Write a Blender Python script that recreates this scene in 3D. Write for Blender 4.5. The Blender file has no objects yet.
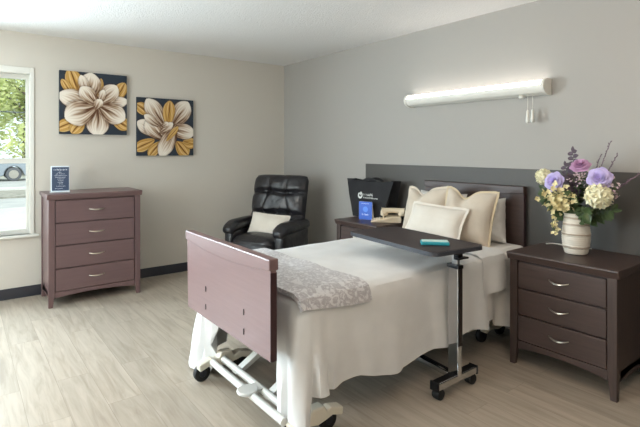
import bpy, bmesh, math, random
import numpy as np
from mathutils import Vector, Matrix, Euler, noise
PI = math.pi
R = math.radians
random.seed(7)
scene = bpy.context.scene
COL = scene.collection

# ------------------------------------------------------------------ helpers
def lin(h):
    h = h.lstrip('#')
    out = []
    for i in (0, 2, 4):
        c = int(h[i:i + 2], 16) / 255
        out.append(c / 12.92 if c <= .04045 else ((c + .055) / 1.055) ** 2.4)
    return (*out, 1.0)

def lerp(a, b, t): return a + (b - a) * t
def smooth(a, b, x):
    t = max(0., min(1., (x - a) / (b - a)))
    return t * t * (3 - 2 * t)

class MB:
    """collects shapes into one bmesh"""
    def __init__(s): s.bm = bmesh.new()
    def box(s, c, size, rot=None, taper=None):
        vs = []
        for z in (-.5, .5):
            for x, y in ((-.5, -.5), (.5, -.5), (.5, .5), (-.5, .5)):
                k = (taper if (taper and z < 0) else 1.)
                v = Vector((x * size[0] * k, y * size[1] * k, z * size[2]))
                if rot is not None: v = Euler(rot).to_matrix() @ v
                vs.append(s.bm.verts.new(v + Vector(c)))
        for f in ((3, 2, 1, 0), (4, 5, 6, 7), (0, 1, 5, 4), (1, 2, 6, 5), (2, 3, 7, 6), (3, 0, 4, 7)):
            s.bm.faces.new([vs[i] for i in f])
        return s
    def bb(s, x0, x1, y0, y1, z0, z1):
        return s.box(((x0 + x1) / 2, (y0 + y1) / 2, (z0 + z1) / 2), (abs(x1 - x0), abs(y1 - y0), abs(z1 - z0)))
    def tube(s, pts, r, seg=10, caps=True):
        pts = [Vector(p) for p in pts]
        n = len(pts)
        rs = r if isinstance(r, (list, tuple)) else [r] * n
        rings = []
        t0 = (pts[1] - pts[0]).normalized()
        up = Vector((0, 0, 1)) if abs(t0.z) < .9 else Vector((1, 0, 0))
        u = t0.cross(up).normalized()
        for i, p in enumerate(pts):
            t = (pts[min(i + 1, n - 1)] - pts[max(i - 1, 0)]).normalized()
            u = (u - t * u.dot(t)).normalized()
            w = t.cross(u)
            rings.append([s.bm.verts.new(p + (u * math.cos(2 * PI * k / seg) + w * math.sin(2 * PI * k / seg)) * rs[i]) for k in range(seg)])
        for i in range(n - 1):
            for k in range(seg):
                s.bm.faces.new((rings[i][k], rings[i][(k + 1) % seg], rings[i + 1][(k + 1) % seg], rings[i + 1][k]))
        if caps:
            s.bm.faces.new(rings[0][::-1]); s.bm.faces.new(rings[-1])
        return s
    def lathe(s, prof, c=(0, 0, 0), seg=32, axis='z'):
        rings = []
        for r, z in prof:
            ring = []
            for k in range(seg):
                a = 2 * PI * k / seg
                v = Vector((r * math.cos(a), r * math.sin(a), z))
                if axis == 'y': v = Vector((v.x, v.z, v.y))
                if axis == 'x': v = Vector((v.z, v.x, v.y))
                ring.append(s.bm.verts.new(v + Vector(c)))
            rings.append(ring)
        for i in range(len(rings) - 1):
            for k in range(seg):
                s.bm.faces.new((rings[i][k], rings[i][(k + 1) % seg], rings[i + 1][(k + 1) % seg], rings[i + 1][k]))
        s.bm.faces.new(rings[0][::-1]); s.bm.faces.new(rings[-1])
        return s
    def prism(s, poly, a0, a1, axis='y'):
        """poly of (u,v) extruded along axis from a0 to a1"""
        def P(u, v, a):
            return {'x': (a, u, v), 'y': (u, a, v), 'z': (u, v, a)}[axis]
        A = [s.bm.verts.new(P(u, v, a0)) for u, v in poly]
        B = [s.bm.verts.new(P(u, v, a1)) for u, v in poly]
        n = len(poly)
        s.bm.faces.new(A); s.bm.faces.new(B[::-1])
        for i in range(n): s.bm.faces.new((A[i], B[i], B[(i + 1) % n], A[(i + 1) % n]))
        return s
    def grid(s, fn, nu, nv, closed_u=False):
        V = [[s.bm.verts.new(fn(i / (nu if closed_u else nu - 1), j / (nv - 1))) for j in range(nv)] for i in range(nu)]
        for i in range(nu if closed_u else nu - 1):
            for j in range(nv - 1):
                a, b = V[i], V[(i + 1) % nu]
                s.bm.faces.new((a[j], b[j], b[j + 1], a[j + 1]))
        return V
    def quad(s, pts):
        return s.bm.faces.new([s.bm.verts.new(p) for p in pts])
    def round_box(s, c, size, r, n=10, puff=0., fn=None, rot=None):
        """rounded box with optional bulge: subdivided cube pushed onto an inner box plus radius"""
        t = bmesh.new()
        bmesh.ops.create_cube(t, size=2)
        bmesh.ops.subdivide_edges(t, edges=t.edges[:], cuts=n, use_grid_fill=True)
        hx, hy, hz = size[0] / 2, size[1] / 2, size[2] / 2
        r = min(r, hx, hy, hz)
        M = Euler(rot).to_matrix() if rot else None
        mp = {}
        for v in t.verts:
            q = Vector((math.copysign(abs(v.co.x) ** .8, v.co.x), math.copysign(abs(v.co.y) ** .8, v.co.y), math.copysign(abs(v.co.z) ** .8, v.co.z)))
            p = Vector((q.x * hx, q.y * hy, q.z * hz))
            inner = Vector((max(-hx + r, min(hx - r, p.x)), max(-hy + r, min(hy - r, p.y)), max(-hz + r, min(hz - r, p.z))))
            d = p - inner
            if d.length > 1e-6: p = inner + d.normalized() * r
            if puff:
                b = Vector(v.co)
                k = [(1 - b.y ** 2) * (1 - b.z ** 2), (1 - b.x ** 2) * (1 - b.z ** 2), (1 - b.x ** 2) * (1 - b.y ** 2)]
                p += Vector((b.x * k[0], b.y * k[1], b.z * k[2])) * puff
            if fn: p = fn(p, v.co)
            if M: p = M @ p
            mp[v.index] = s.bm.verts.new(p + Vector(c))
        for f in t.faces: s.bm.faces.new([mp[v.index] for v in f.verts])
        t.free()
        return s
    def build(s, name, m, parent=None, bevel=0, seg=2, sub=0, smooth_on=True, loc=None, solid=0, recalc=True):
        if recalc: bmesh.ops.recalc_face_normals(s.bm, faces=s.bm.faces[:])
        if bevel: smooth_on = False
        me = bpy.data.meshes.new(name)
        s.bm.to_mesh(me); s.bm.free()
        if m is not None: me.materials.append(m)
        o = bpy.data.objects.new(name, me); COL.objects.link(o)
        if parent is not None: o.parent = parent
        if loc is not None: o.location = loc
        for p in me.polygons: p.use_smooth = smooth_on
        if solid:
            md = o.modifiers.new('solid', 'SOLIDIFY'); md.thickness = solid; md.offset = 0
        if bevel:
            md = o.modifiers.new('bevel', 'BEVEL'); md.width = bevel; md.segments = seg; md.limit_method = 'ANGLE'; md.angle_limit = R(35)
        if smooth_on:
            md = o.modifiers.new('split', 'EDGE_SPLIT'); md.split_angle = R(38); md.use_edge_sharp = False
        if sub:
            md = o.modifiers.new('sub', 'SUBSURF'); md.levels = sub; md.render_levels = sub
        return o

def tag(o, label=None, cat=None, group=None, kind=None):
    if label: o['label'] = label
    if cat: o['category'] = cat
    if group: o['group'] = group
    if kind: o['kind'] = kind
    return o

def thing(name, label, cat, loc=(0, 0, 0), rotz=0., group=None):
    o = bpy.data.objects.new(name, None); COL.objects.link(o)
    o.empty_display_size = .1
    o.location = loc; o.rotation_euler = (0, 0, rotz)
    return tag(o, label, cat, group)

def struct(name, mb, m, parent=None, **k):
    o = mb.build(name, m, parent, **k)
    if parent is None: o['kind'] = 'structure'
    return o

# ------------------------------------------------------------------ materials
def nmat(name):
    m = bpy.data.materials.new(name); m.use_nodes = True
    nt = m.node_tree; b = nt.nodes['Principled BSDF']
    return m, nt, b

def N(nt, typ, **k):
    n = nt.nodes.new(typ)
    for a, v in k.items():
        if a in n.inputs: n.inputs[a].default_value = v
        else: setattr(n, a, v)
    return n

def coords(nt, scale=(1, 1, 1), rot=(0, 0, 0)):
    tc = nt.nodes.new('ShaderNodeTexCoord'); mp = nt.nodes.new('ShaderNodeMapping')
    mp.inputs['Scale'].default_value = scale; mp.inputs['Rotation'].default_value = rot
    nt.links.new(tc.outputs['Object'], mp.inputs['Vector'])
    return mp.outputs['Vector']

def ramp(nt, fac, stops):
    r = nt.nodes.new('ShaderNodeValToRGB')
    e = r.color_ramp.elements
    while len(e) < len(stops): e.new(.5)
    for i, (p, c) in enumerate(stops): e[i].position = p; e[i].color = c
    nt.links.new(fac, r.inputs['Fac'])
    return r.outputs['Color']

def plain(name, col, rough=.5, metal=0., bump=0., bscale=200., spec=.5, var=0.):
    m, nt, b = nmat(name)
    c = lin(col)
    b.inputs['Base Color'].default_value = c
    b.inputs['Roughness'].default_value = rough; b.inputs['Metallic'].default_value = metal
    b.inputs['Specular IOR Level'].default_value = spec
    if bump or var:
        v = coords(nt)
        n = N(nt, 'ShaderNodeTexNoise', Scale=bscale, Detail=3.); nt.links.new(v, n.inputs['Vector'])
        if bump:
            bp = N(nt, 'ShaderNodeBump', Strength=bump, Distance=.01); nt.links.new(n.outputs['Fac'], bp.inputs['Height']); nt.links.new(bp.outputs['Normal'], b.inputs['Normal'])
        if var:
            lo = tuple(x * (1 - var) for x in c[:3]) + (1,); hi = tuple(min(1, x * (1 + var)) for x in c[:3]) + (1,)
            nt.links.new(ramp(nt, n.outputs['Fac'], [(.3, lo), (.7, hi)]), b.inputs['Base Color'])
    return m

def wood(name, c0, c1, rough=.4, axis='x', coat=0., spec=.5):
    m, nt, b = nmat(name)
    sc = {'x': (1.2, 22, 22), 'z': (22, 22, 1.2), 'y': (22, 1.2, 22)}[axis]
    v = coords(nt, sc)
    n = N(nt, 'ShaderNodeTexNoise', Scale=3., Detail=6., Roughness=.6, Distortion=.4); nt.links.new(v, n.inputs['Vector'])
    nt.links.new(ramp(nt, n.outputs['Fac'], [(.3, lin(c0)), (.72, lin(c1))]), b.inputs['Base Color'])
    b.inputs['Roughness'].default_value = rough
    b.inputs['Specular IOR Level'].default_value = spec
    b.inputs['Coat Weight'].default_value = coat
    b.inputs['Coat Roughness'].default_value = .35
    bp = N(nt, 'ShaderNodeBump', Strength=.08, Distance=.004); nt.links.new(n.outputs['Fac'], bp.inputs['Height']); nt.links.new(bp.outputs['Normal'], b.inputs['Normal'])
    return m

def fabric(name, c0, c1, weave=500., rough=.9, big=6., bump=.25, sheen=.2):
    m, nt, b = nmat(name)
    v = coords(nt)
    n = N(nt, 'ShaderNodeTexNoise', Scale=big, Detail=4.); nt.links.new(v, n.inputs['Vector'])
    nt.links.new(ramp(nt, n.outputs['Fac'], [(.35, lin(c0)), (.65, lin(c1))]), b.inputs['Base Color'])
    b.inputs['Roughness'].default_value = rough
    b.inputs['Sheen Weight'].default_value = sheen
    b.inputs['Specular IOR Level'].default_value = .2
    w = N(nt, 'ShaderNodeTexNoise', Scale=weave, Detail=2.); nt.links.new(v, w.inputs['Vector'])
    bp = N(nt, 'ShaderNodeBump', Strength=bump, Distance=.003); nt.links.new(w.outputs['Fac'], bp.inputs['Height']); nt.links.new(bp.outputs['Normal'], b.inputs['Normal'])
    return m

def emit(name, col, st):
    m, nt, b = nmat(name)
    b.inputs['Base Color'].default_value = lin(col)
    b.inputs['Emission Color'].default_value = lin(col); b.inputs['Emission Strength'].default_value = st
    return m

def vcol(name, rough=.6):
    m, nt, b = nmat(name)
    a = nt.nodes.new('ShaderNodeVertexColor'); a.layer_name = 'Col'
    nt.links.new(a.outputs['Color'], b.inputs['Base Color']); b.inputs['Roughness'].default_value = rough
    b.inputs['Specular IOR Level'].default_value = .3
    return m

def glass_pane(name):
    m = bpy.data.materials.new(name); m.use_nodes = True; nt = m.node_tree; nt.nodes.clear()
    o = nt.nodes.new('ShaderNodeOutputMaterial'); t = nt.nodes.new('ShaderNodeBsdfTransparent'); g = nt.nodes.new('ShaderNodeBsdfGlossy')
    t.inputs['Color'].default_value = (.93, .97, .96, 1); g.inputs['Roughness'].default_value = .02
    mx = nt.nodes.new('ShaderNodeMixShader'); mx.inputs['Fac'].default_value = .06
    nt.links.new(t.outputs[0], mx.inputs[1]); nt.links.new(g.outputs[0], mx.inputs[2]); nt.links.new(mx.outputs[0], o.inputs['Surface'])
    return m

def floor_mat():
    m, nt, b = nmat('vinyl_plank')
    v = coords(nt)
    br = N(nt, 'ShaderNodeTexBrick', Scale=1.)
    br.offset = .37; br.inputs['Brick Width'].default_value = 1.22; br.inputs['Row Height'].default_value = .18
    br.inputs['Mortar Size'].default_value = .0012; br.inputs['Mortar Smooth'].default_value = .3
    br.inputs['Color1'].default_value = (0, 0, 0, 1); br.inputs['Color2'].default_value = (1, 1, 1, 1); br.inputs['Mortar'].default_value = (.5, .5, .5, 1)
    nt.links.new(v, br.inputs['Vector'])
    # grain offset for each plank
    mp = nt.nodes.new('ShaderNodeMapping'); mp.inputs['Scale'].default_value = (1.5, 15., 1.)
    tc = nt.nodes.new('ShaderNodeTexCoord')
    ad = nt.nodes.new('ShaderNodeVectorMath'); ad.operation = 'MULTIPLY_ADD'
    ad.inputs[1].default_value = (7., 3., 5.)
    nt.links.new(br.outputs['Color'], ad.inputs[0]); nt.links.new(tc.outputs['Object'], ad.inputs[2])
    nt.links.new(ad.outputs[0], mp.inputs['Vector'])
    n = N(nt, 'ShaderNodeTexNoise', Scale=1.6, Detail=7., Roughness=.6, Distortion=.8); nt.links.new(mp.outputs[0], n.inputs['Vector'])
    base = ramp(nt, n.outputs['Fac'], [(.28, lin('#978b7c')), (.5, lin('#aa9f90')), (.75, lin('#b9aea0'))])
    hs = nt.nodes.new('ShaderNodeHueSaturation'); nt.links.new(base, hs.inputs['Color'])
    mr = nt.nodes.new('ShaderNodeMapRange'); mr.inputs[3].default_value = .93; mr.inputs[4].default_value = 1.07
    nt.links.new(br.outputs['Color'], mr.inputs[0]); nt.links.new(mr.outputs[0], hs.inputs['Value'])
    mx = nt.nodes.new('ShaderNodeMixRGB'); mx.inputs['Color2'].default_value = lin('#6e6254')
    mf = nt.nodes.new('ShaderNodeMath'); mf.operation = 'MULTIPLY'; mf.inputs[1].default_value = .55
    nt.links.new(br.outputs['Fac'], mf.inputs[0]); nt.links.new(mf.outputs[0], mx.inputs['Fac']); nt.links.new(hs.outputs[0], mx.inputs['Color1'])
    nt.links.new(mx.outputs[0], b.inputs['Base Color'])
    b.inputs['Roughness'].default_value = .38; b.inputs['Specular IOR Level'].default_value = .6
    bp = N(nt, 'ShaderNodeBump', Strength=.06, Distance=.004); nt.links.new(n.outputs['Fac'], bp.inputs['Height']); nt.links.new(bp.outputs['Normal'], b.inputs['Normal'])
    return m

def damask():
    m, nt, b = nmat('grey_damask_throw')
    v = coords(nt, (1, 1, 1))
    n1 = N(nt, 'ShaderNodeTexNoise', Scale=17., Detail=4., Distortion=3.); nt.links.new(v, n1.inputs['Vector'])
    n2 = N(nt, 'ShaderNodeTexVoronoi', Scale=26.); nt.links.new(v, n2.inputs['Vector'])
    mx = nt.nodes.new('ShaderNodeMath'); mx.operation = 'MULTIPLY_ADD'; mx.inputs[1].default_value = .35
    nt.links.new(n2.outputs['Distance'], mx.inputs[0]); nt.links.new(n1.outputs['Fac'], mx.inputs[2])
    nt.links.new(ramp(nt, mx.outputs[0], [(.47, lin('#d3d2d3')), (.6, lin('#aeabae')), (.67, lin('#a8a5a8')), (.8, lin('#d1d0d1'))]), b.inputs['Base Color'])
    b.inputs['Roughness'].default_value = .85; b.inputs['Sheen Weight'].default_value = .3
    bp = N(nt, 'ShaderNodeBump', Strength=.4, Distance=.006); nt.links.new(mx.outputs[0], bp.inputs['Height']); nt.links.new(bp.outputs['Normal'], b.inputs['Normal'])
    return m

def leather():
    m, nt, b = nmat('black_leather')
    b.inputs['Base Color'].default_value = lin('#1d1c20'); b.inputs['Roughness'].default_value = .34; b.inputs['Specular IOR Level'].default_value = .6
    v = coords(nt)
    n = N(nt, 'ShaderNodeTexNoise', Scale=9., Detail=4., Distortion=1.); nt.links.new(v, n.inputs['Vector'])
    k = N(nt, 'ShaderNodeTexVoronoi', Scale=260.); nt.links.new(v, k.inputs['Vector'])
    b1 = N(nt, 'ShaderNodeBump', Strength=.35, Distance=.03); nt.links.new(n.outputs['Fac'], b1.inputs['Height'])
    b2 = N(nt, 'ShaderNodeBump', Strength=.15, Distance=.002); nt.links.new(k.outputs['Distance'], b2.inputs['Height']); nt.links.new(b1.outputs['Normal'], b2.inputs['Normal'])
    nt.links.new(b2.outputs['Normal'], b.inputs['Normal'])
    return m

M = {}
M['wall_beige'] = plain('beige_wall_paint', '#cec8be', .85, bump=.12, bscale=320., spec=.2)
M['wall_grey'] = plain('grey_wall_paint', '#a5a29d', .85, bump=.12, bscale=320., spec=.2)
M['ceiling'] = plain('textured_ceiling_white', '#e6e5e4', .95, bump=.5, bscale=90., spec=.1)
M['floor'] = floor_mat()
M['wainscot'] = plain('charcoal_wall_panel', '#54524f', .5, bump=.05, bscale=200., spec=.3)
M['base'] = plain('dark_rubber_base', '#2a2a30', .5, spec=.4)
M['white_trim'] = plain('white_trim_paint', '#dcdad2', .4, spec=.4)
M['vinyl'] = plain('white_window_vinyl', '#d0cfc8', .4, spec=.4)
M['muntin'] = plain('grey_muntin', '#7b7e80', .5)
M['glass'] = glass_pane('window_glass')
M['dark_wood'] = wood('dark_mahogany', '#3c2e2a', '#4a3a35', .42, 'x')
M['dark_wood_v'] = wood('dark_mahogany_upright', '#392c28', '#463732', .42, 'z')
M['rose_wood'] = wood('rosy_mahogany', '#614a4a', '#6b5353', .36, 'x', spec=.6)  # pinkish daylight sheen mixed into the brown-red base colour
M['rose_wood_v'] = wood('rosy_mahogany_upright', '#5f4949', '#695151', .36, 'z', spec=.6)
M['edge_wood'] = plain('dark_edge_band', '#3a2225', .4)
M['nickel'] = plain('brushed_nickel', '#c9c2b6', .28, 1.)
M['chrome'] = plain('chrome', '#cfd0d2', .12, 1.)
M['black_steel'] = plain('black_steel', '#1c1c1f', .4, .6)
M['dark_steel'] = plain('dark_blue_steel', '#2b2d36', .45, .3)
M['cream_metal'] = plain('cream_powder_coat', '#d6d0c0', .45, spec=.4)
M['pale_metal'] = plain('pale_grey_powder_coat', '#d0cfca', .4, spec=.4)
M['rubber'] = plain('black_rubber', '#161617', .6)
M['gap'] = plain('shadow_gap_black', '#141213', .8)
M['leather'] = leather()
M['coverlet'] = fabric('white_coverlet', '#d9d9d8', '#e2e2e1', 300., .9, 5., .3)
M['sheet'] = fabric('white_sheet', '#dbd8d3', '#e3e0dc', 500., .9, 6., .2)
M['cushion'] = fabric('cream_linen', '#c0b4a4', '#cabeae', 420., .95, 8., .35)
M['cushion_pale'] = fabric('pale_cream_linen', '#d3cbbf', '#dad3c8', 420., .95, 8., .35)
M['piping'] = fabric('tan_edge', '#bfae92', '#c9b99e', 420., .95, 8., .35)
M['pillow'] = fabric('white_pillow_cotton', '#d3d1cd', '#dfddd9', 500., .9, 9., .25)
M['throw'] = damask()
M['table_top'] = wood('walnut_laminate', '#2e2425', '#392c2b', .5, 'x', spec=.3)
M['mattress'] = fabric('blue_mattress', '#3b4a66', '#43526e', 300., .7)

# ------------------------------------------------------------------ room shell
XR, YF, H = 6.7, -5.3, 2.44
TUBE_FILL = 36.
LENS = 4.5
T = .14
WIN = [(-3.50, -2.80), (-4.62, -3.58)]     # openings in the window wall; the second is unseen, added for more light
WZ0, WZ1 = .575, 2.09
struct('floor', MB().bb(-T, XR + T, YF - T, T, -.12, 0), M['floor'])
struct('ceiling', MB().bb(-T, XR + T, YF - T, T, H, H + .12), M['ceiling'])
w = MB()
ys = [YF - T, WIN[1][0], WIN[1][1], WIN[0][0], WIN[0][1], T]
w.bb(-T, 0, ys[0], ys[1], 0, H); w.bb(-T, 0, ys[2], ys[3], 0, H); w.bb(-T, 0, ys[4], ys[5], 0, H)
for a, b in WIN: w.bb(-T, 0, a, b, 0, WZ0); w.bb(-T, 0, a, b, WZ1, H)
struct('wall_left', w, M['wall_beige'])
struct('wall_back', MB().bb(0, XR, 0, T, 0, H), M['wall_grey'])
struct('wall_right', MB().bb(XR, XR + T, YF - T, T, 0, H), M['wall_grey'])
FX0, FX1, FZ0, FZ1 = 1.2, 3.8, .6, 2.1
struct('wall_front', MB().bb(0, FX0, YF - T, YF, 0, H).bb(FX1, XR, YF - T, YF, 0, H).bb(FX0, FX1, YF - T, YF, 0, FZ0).bb(FX0, FX1, YF - T, YF, FZ1, H), M['wall_beige'])
struct('trim_1', MB().bb(1.56, XR, -.02, 0, 0, 1.215), M['wainscot'], bevel=.002)
def base_prof(mb, along, a0, a1):
    pr = [(0, 0), (.014, 0), (.009, .012), (.007, .09), (.003, .096), (0, .096)]
    if along == 'y': mb.prism([(x, z) for x, z in pr], a0, a1, 'y')
    else: mb.prism([(-x, z) for x, z in pr], a0, a1, 'x')
struct('baseboard_left', (lambda q: (base_prof(q, 'y', YF, -.0), q)[1])(MB()), M['base'])
struct('baseboard_back', (lambda q: (base_prof(q, 'x', 0., 1.56), q)[1])(MB()), M['base'])

def window(n, y0, y1):
    z0, z1 = WZ0, WZ1
    fr = MB(); c = .03
    # flat casing lining the opening and the jamb box
    fr.bb(-T, .012, y1 - .010, y1 + .024, z0, z1 + .03); fr.bb(-T, .012, y0 - .024, y0 + .010, z0, z1 + .03)
    fr.bb(-T, .012, y0 + .010, y1 - .010, z1 - .028, z1 + .03)
    root = struct('window_%d' % n, fr, M['white_trim'], bevel=.003)
    mid = 1.255
    for nm, za, zb, xo in (('upper_sash', mid - .02, z1 - .028, -.085), ('lower_sash', z0 + .0, mid + .022, -.05)):
        s = MB(); w_ = .026
        ya, yb = y0 + .010, y1 - .010
        s.bb(xo - .015, xo + .015, ya, ya + w_, za, zb); s.bb(xo - .015, xo + .015, yb - w_, yb, za, zb)
        s.bb(xo - .015, xo + .015, ya + w_, yb - w_, za, za + .045); s.bb(xo - .015, xo + .015, ya + w_, yb - w_, zb - .045, zb)
        so = s.build(nm, M['vinyl'], root, bevel=.003)
        if nm == 'upper_sash': MB().bb(xo - .012, xo - .006, ya + w_, yb - w_, 1.703, 1.714).build('muntin', M['muntin'], so, smooth_on=False)
        MB().bb(xo - .003, xo + .003, ya + w_ - .005, yb - w_ + .005, za + .04, zb - .04).build('pane', M['glass'], so, smooth_on=False)
    sl = MB().bb(-T, .045, y0 - .06, y1 + .06, z0 - .022, z0)
    sl.build('window_sill', M['white_trim'], root, bevel=.006)
    lk = MB().bb(-.034, -.012, (y0 + y1) / 2 - .03, (y0 + y1) / 2 + .03, mid + .022, mid + .04); lk.build('sash_lock', M['vinyl'], root, bevel=.003)
for i, (a, b) in enumerate(WIN): window(i + 1, a, b)

def added_front_window():  # unseen window added to bring more light into the room
    fr = MB(); xs = (FX0, (FX0 + FX1) / 2, FX1)
    for x in xs: fr.bb(x - .03, x + .03, YF - T, YF + .012, FZ0, FZ1)
    fr.bb(FX0, FX1, YF - T, YF + .012, FZ1 - .04, FZ1); fr.bb(FX0, FX1, YF - T, YF + .04, FZ0, FZ0 + .04)
    root = struct('window_3', fr, M['white_trim'], bevel=.003)
    MB().bb(FX0, FX1, YF - .07, YF - .064, FZ0, FZ1).build('pane', M['glass'], root, smooth_on=False)
added_front_window()

# hanging tubes added out of view to fill the room with light
def fill_tube(x, y, rz, label, st):
    t = thing('pendant_light', label, 'pendant light', (x, y, H), rz, 'hanging tube lights')
    W = .62
    for q in (-.4, .4): MB().lathe([(.04, -.02), (.045, -.015), (.045, 0), (.04, .0)], (q, 0, 0), 16).tube([(q, 0, -.01), (q, 0, -.34)], .006, 8).build('hanger', M['white_trim'], t)
    d = MB(); d.tube([(-W, 0, -.39), (W, 0, -.39)], .055, 18); d.build('diffuser', emit('pendant_glow', '#ffe7d0', st), t)
    for q in (-1, 1): MB().tube([(q * W, 0, -.39), (q * (W + .025), 0, -.39)], .06, 18).build('end_cap', M['white_trim'], t)
fill_tube(3.0, -4.75, 0, 'hanging white tube light near the front window', TUBE_FILL)
fill_tube(4.75, -1.78, 0, 'hanging white tube light over the open floor beside the bed', TUBE_FILL * .58)

# ------------------------------------------------------------------ wall lamp over the bed
def wall_lamp():
    x0, x1 = 2.17, 3.465
    t = thing('wall_light', 'long white wall light glowing on the grey wall above the bed', 'wall light', (2.8175, 0, 1.75))
    h = (x1 - x0) / 2
    # profile (y toward the room is negative, z up)
    b = MB(); b.prism([(0, 0), (-.03, -.003), (-.085, .012), (-.085, .02), (-.02, .03), (0, .03)], -h + .02, h - .02, 'x'); b.bb(-h + .02, h - .02, -.015, 0, 0, .1)
    b.build('housing', M['white_trim'], t, bevel=.002)
    cov = MB(); cov.prism([(-.085, .0125), (-.104, .03), (-.112, .05), (-.111, .064), (-.08, .064), (-.08, .0125)], -h + .02, h - .02, 'x'); cov.build('front_cover', M['white_trim'], t)
    lens = MB(); lens.prism([(-.109, .0648), (-.104, .077), (-.088, .093), (-.06, .103), (-.016, .104), (-.016, .0648)], -h + .02, h - .02, 'x'); lens.build('lens', emit('wall_lamp_lens_glow', '#fff8f0', LENS), t)
    for s in (-1, 1):
        e = MB(); pr = [(0, -.006), (-.05, -.006), (-.09, .008), (-.112, .03), (-.119, .053), (-.112, .08), (-.092, .1), (-.06, .11), (0, .11)]
        e.prism(pr, s * h - s * .022, s * h, 'x'); e.build('end_cap', M['white_trim'], t, bevel=.003)
    k = MB(); k.lathe([(.017, -.016), (.02, -.012), (.02, 0), (.012, .006)], (3.273 - 2.8175, -.06, 0), 16); k.build('switch_knob', M['white_trim'], t)
    for px, dz in ((3.325, -.105), (3.362, -.1)):
        c = MB(); x = px - 2.8175
        c.tube([(x, -.07, .008), (x + .002, -.07, dz * .5), (x, -.07, dz)], .0016, 6)
        co = c.build('pull_cord', M['white_trim'], t)
        g = MB(); g.lathe([(.003, dz), (.008, dz - .01), (.009, dz - .03), (.013, dz - .07), (.013, dz - .09), (.006, dz - .096)], (x, -.07, 0), 12)
        g.build('cord_pull', M['white_trim'], co)
wall_lamp()

# ------------------------------------------------------------------ paintings
def petal_mask(u, v, base, tip, wid, sharp=.8, peak=.6):
    dx, dy = tip[0] - base[0], tip[1] - base[1]
    L = math.hypot(dx, dy); dx /= L; dy /= L
    a = ((u - base[0]) * dx + (v - base[1]) * dy) / L
    b = -(u - base[0]) * dy + (v - base[1]) * dx
    ac = np.clip(a, 0, 1)
    prof = np.where(ac < peak, np.sin(ac / peak * PI / 2) ** sharp, np.clip(1 - ((ac - peak) / (1 - peak)) ** 2, 0, 1) ** .68)
    hw = np.maximum(wid * prof, 1e-5)
    return (a > 0) & (a < 1) & (np.abs(b) < hw), a, b / hw, b

def painting(name, label, y0, y1, z0, z1, petals, seed):
    n = 150
    yc, W, Hh = (y0 + y1) / 2, y1 - y0, z1 - z0
    root = thing('canvas_painting', label, 'painting', (0, yc, z0), 0, 'flower canvases on the beige wall')
    MB().bb(.001, .035, -W / 2, W / 2, 0, Hh).build('stretched_canvas', M['canvas_edge'], root, smooth_on=False)
    U, V = np.meshgrid(np.linspace(0, 1, n), np.linspace(0, 1, n), indexing='ij')   # V downward
    rng = np.random.RandomState(seed)
    img = np.ones((n, n, 3)) * np.array(lin('#2c3540')[:3])
    cream, shade, brown = [np.array(lin(c)[:3]) for c in ('#ece3d6', '#b59b83', '#5a3820')]
    gold, gdark, glight = [np.array(lin(c)[:3]) for c in ('#bf9248', '#6d4419', '#d8b67c')]
    for kind, base, tip, wid in petals:
        m, a, q, b = petal_mask(U, V, base, tip, wid, .7, .62)
        k = rng.rand() * 10
        streak = .5 + .5 * np.sin(q * 9 + k + 2 * np.sin(a * 3 + k))
        hm, *_r = petal_mask(U, V, base, (base[0] + (tip[0] - base[0]) * 1.04, base[1] + (tip[1] - base[1]) * 1.04), wid * 1.16, .7, .6)
        img = np.where((hm & ~m)[..., None], img * .7 + brown * .12, img)
        if kind == 'w':
            fine = .5 + .5 * np.sin(q * 27 + k * 5 + 3 * np.sin(a * 5 + q * 3))
            t = np.clip(1.15 - a * 1.35, 0, 1) ** 1.1 * (.30 + .75 * streak ** 1.4 + .5 * fine ** 2)
            t = t + .28 * fine ** 3 * np.clip(1 - a * .8, 0, 1)
            t = t + .75 * np.clip(np.abs(q) - .6, 0, 1) / .4 * np.clip(1.1 - a, 0, 1) * (.3 + .7 * (np.sin(a * 23 + k * 3) * .5 + .5))
            t = t + np.exp(-(q / .09) ** 2) * np.clip(.95 - a, 0, 1) * .7
            t = np.clip(t, 0, 1)[..., None]
            c = np.where(t < .45, cream + (shade - cream) * t / .45, shade + (brown - shade) * (t - .45) / .55)
        else:
            fine = .5 + .5 * np.sin(q * 22 + k * 5 + 2 * np.sin(a * 6))
            t = np.clip(.1 + .35 * fine + .5 * streak - .3 * a + .6 * np.exp(-(q / .12) ** 2), 0, 1)[..., None]
            c = np.where(t < .5, glight + (gold - glight) * t * 2, gold + (gdark - gold) * (t - .5) * 2)
        edge = np.clip((np.abs(q) - .9) / .1, 0, 1)[..., None]
        c = c * (1 - edge * .6) + (brown if kind == 'w' else gdark) * edge * .6
        img = np.where(m[..., None], c, img)
    mb = MB()
    mb.grid(lambda i, j: (.0355, -W / 2 + W * i, Hh * (1 - j)), n, n)
    o = mb.build('painted_face', M['paint'], root, recalc=False, smooth_on=False)
    at = o.data.color_attributes.new('Col', 'FLOAT_COLOR', 'POINT')
    flat = np.ones((n * n, 4), np.float32); flat[:, :3] = img.reshape(-1, 3)
    at.data.foreach_set('color', flat.ravel())
M['canvas_edge'] = plain('dark_canvas_edge', '#2b333c', .8)
M['paint'] = vcol('painted_canvas', .7)
C1 = (.55, .53)
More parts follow.
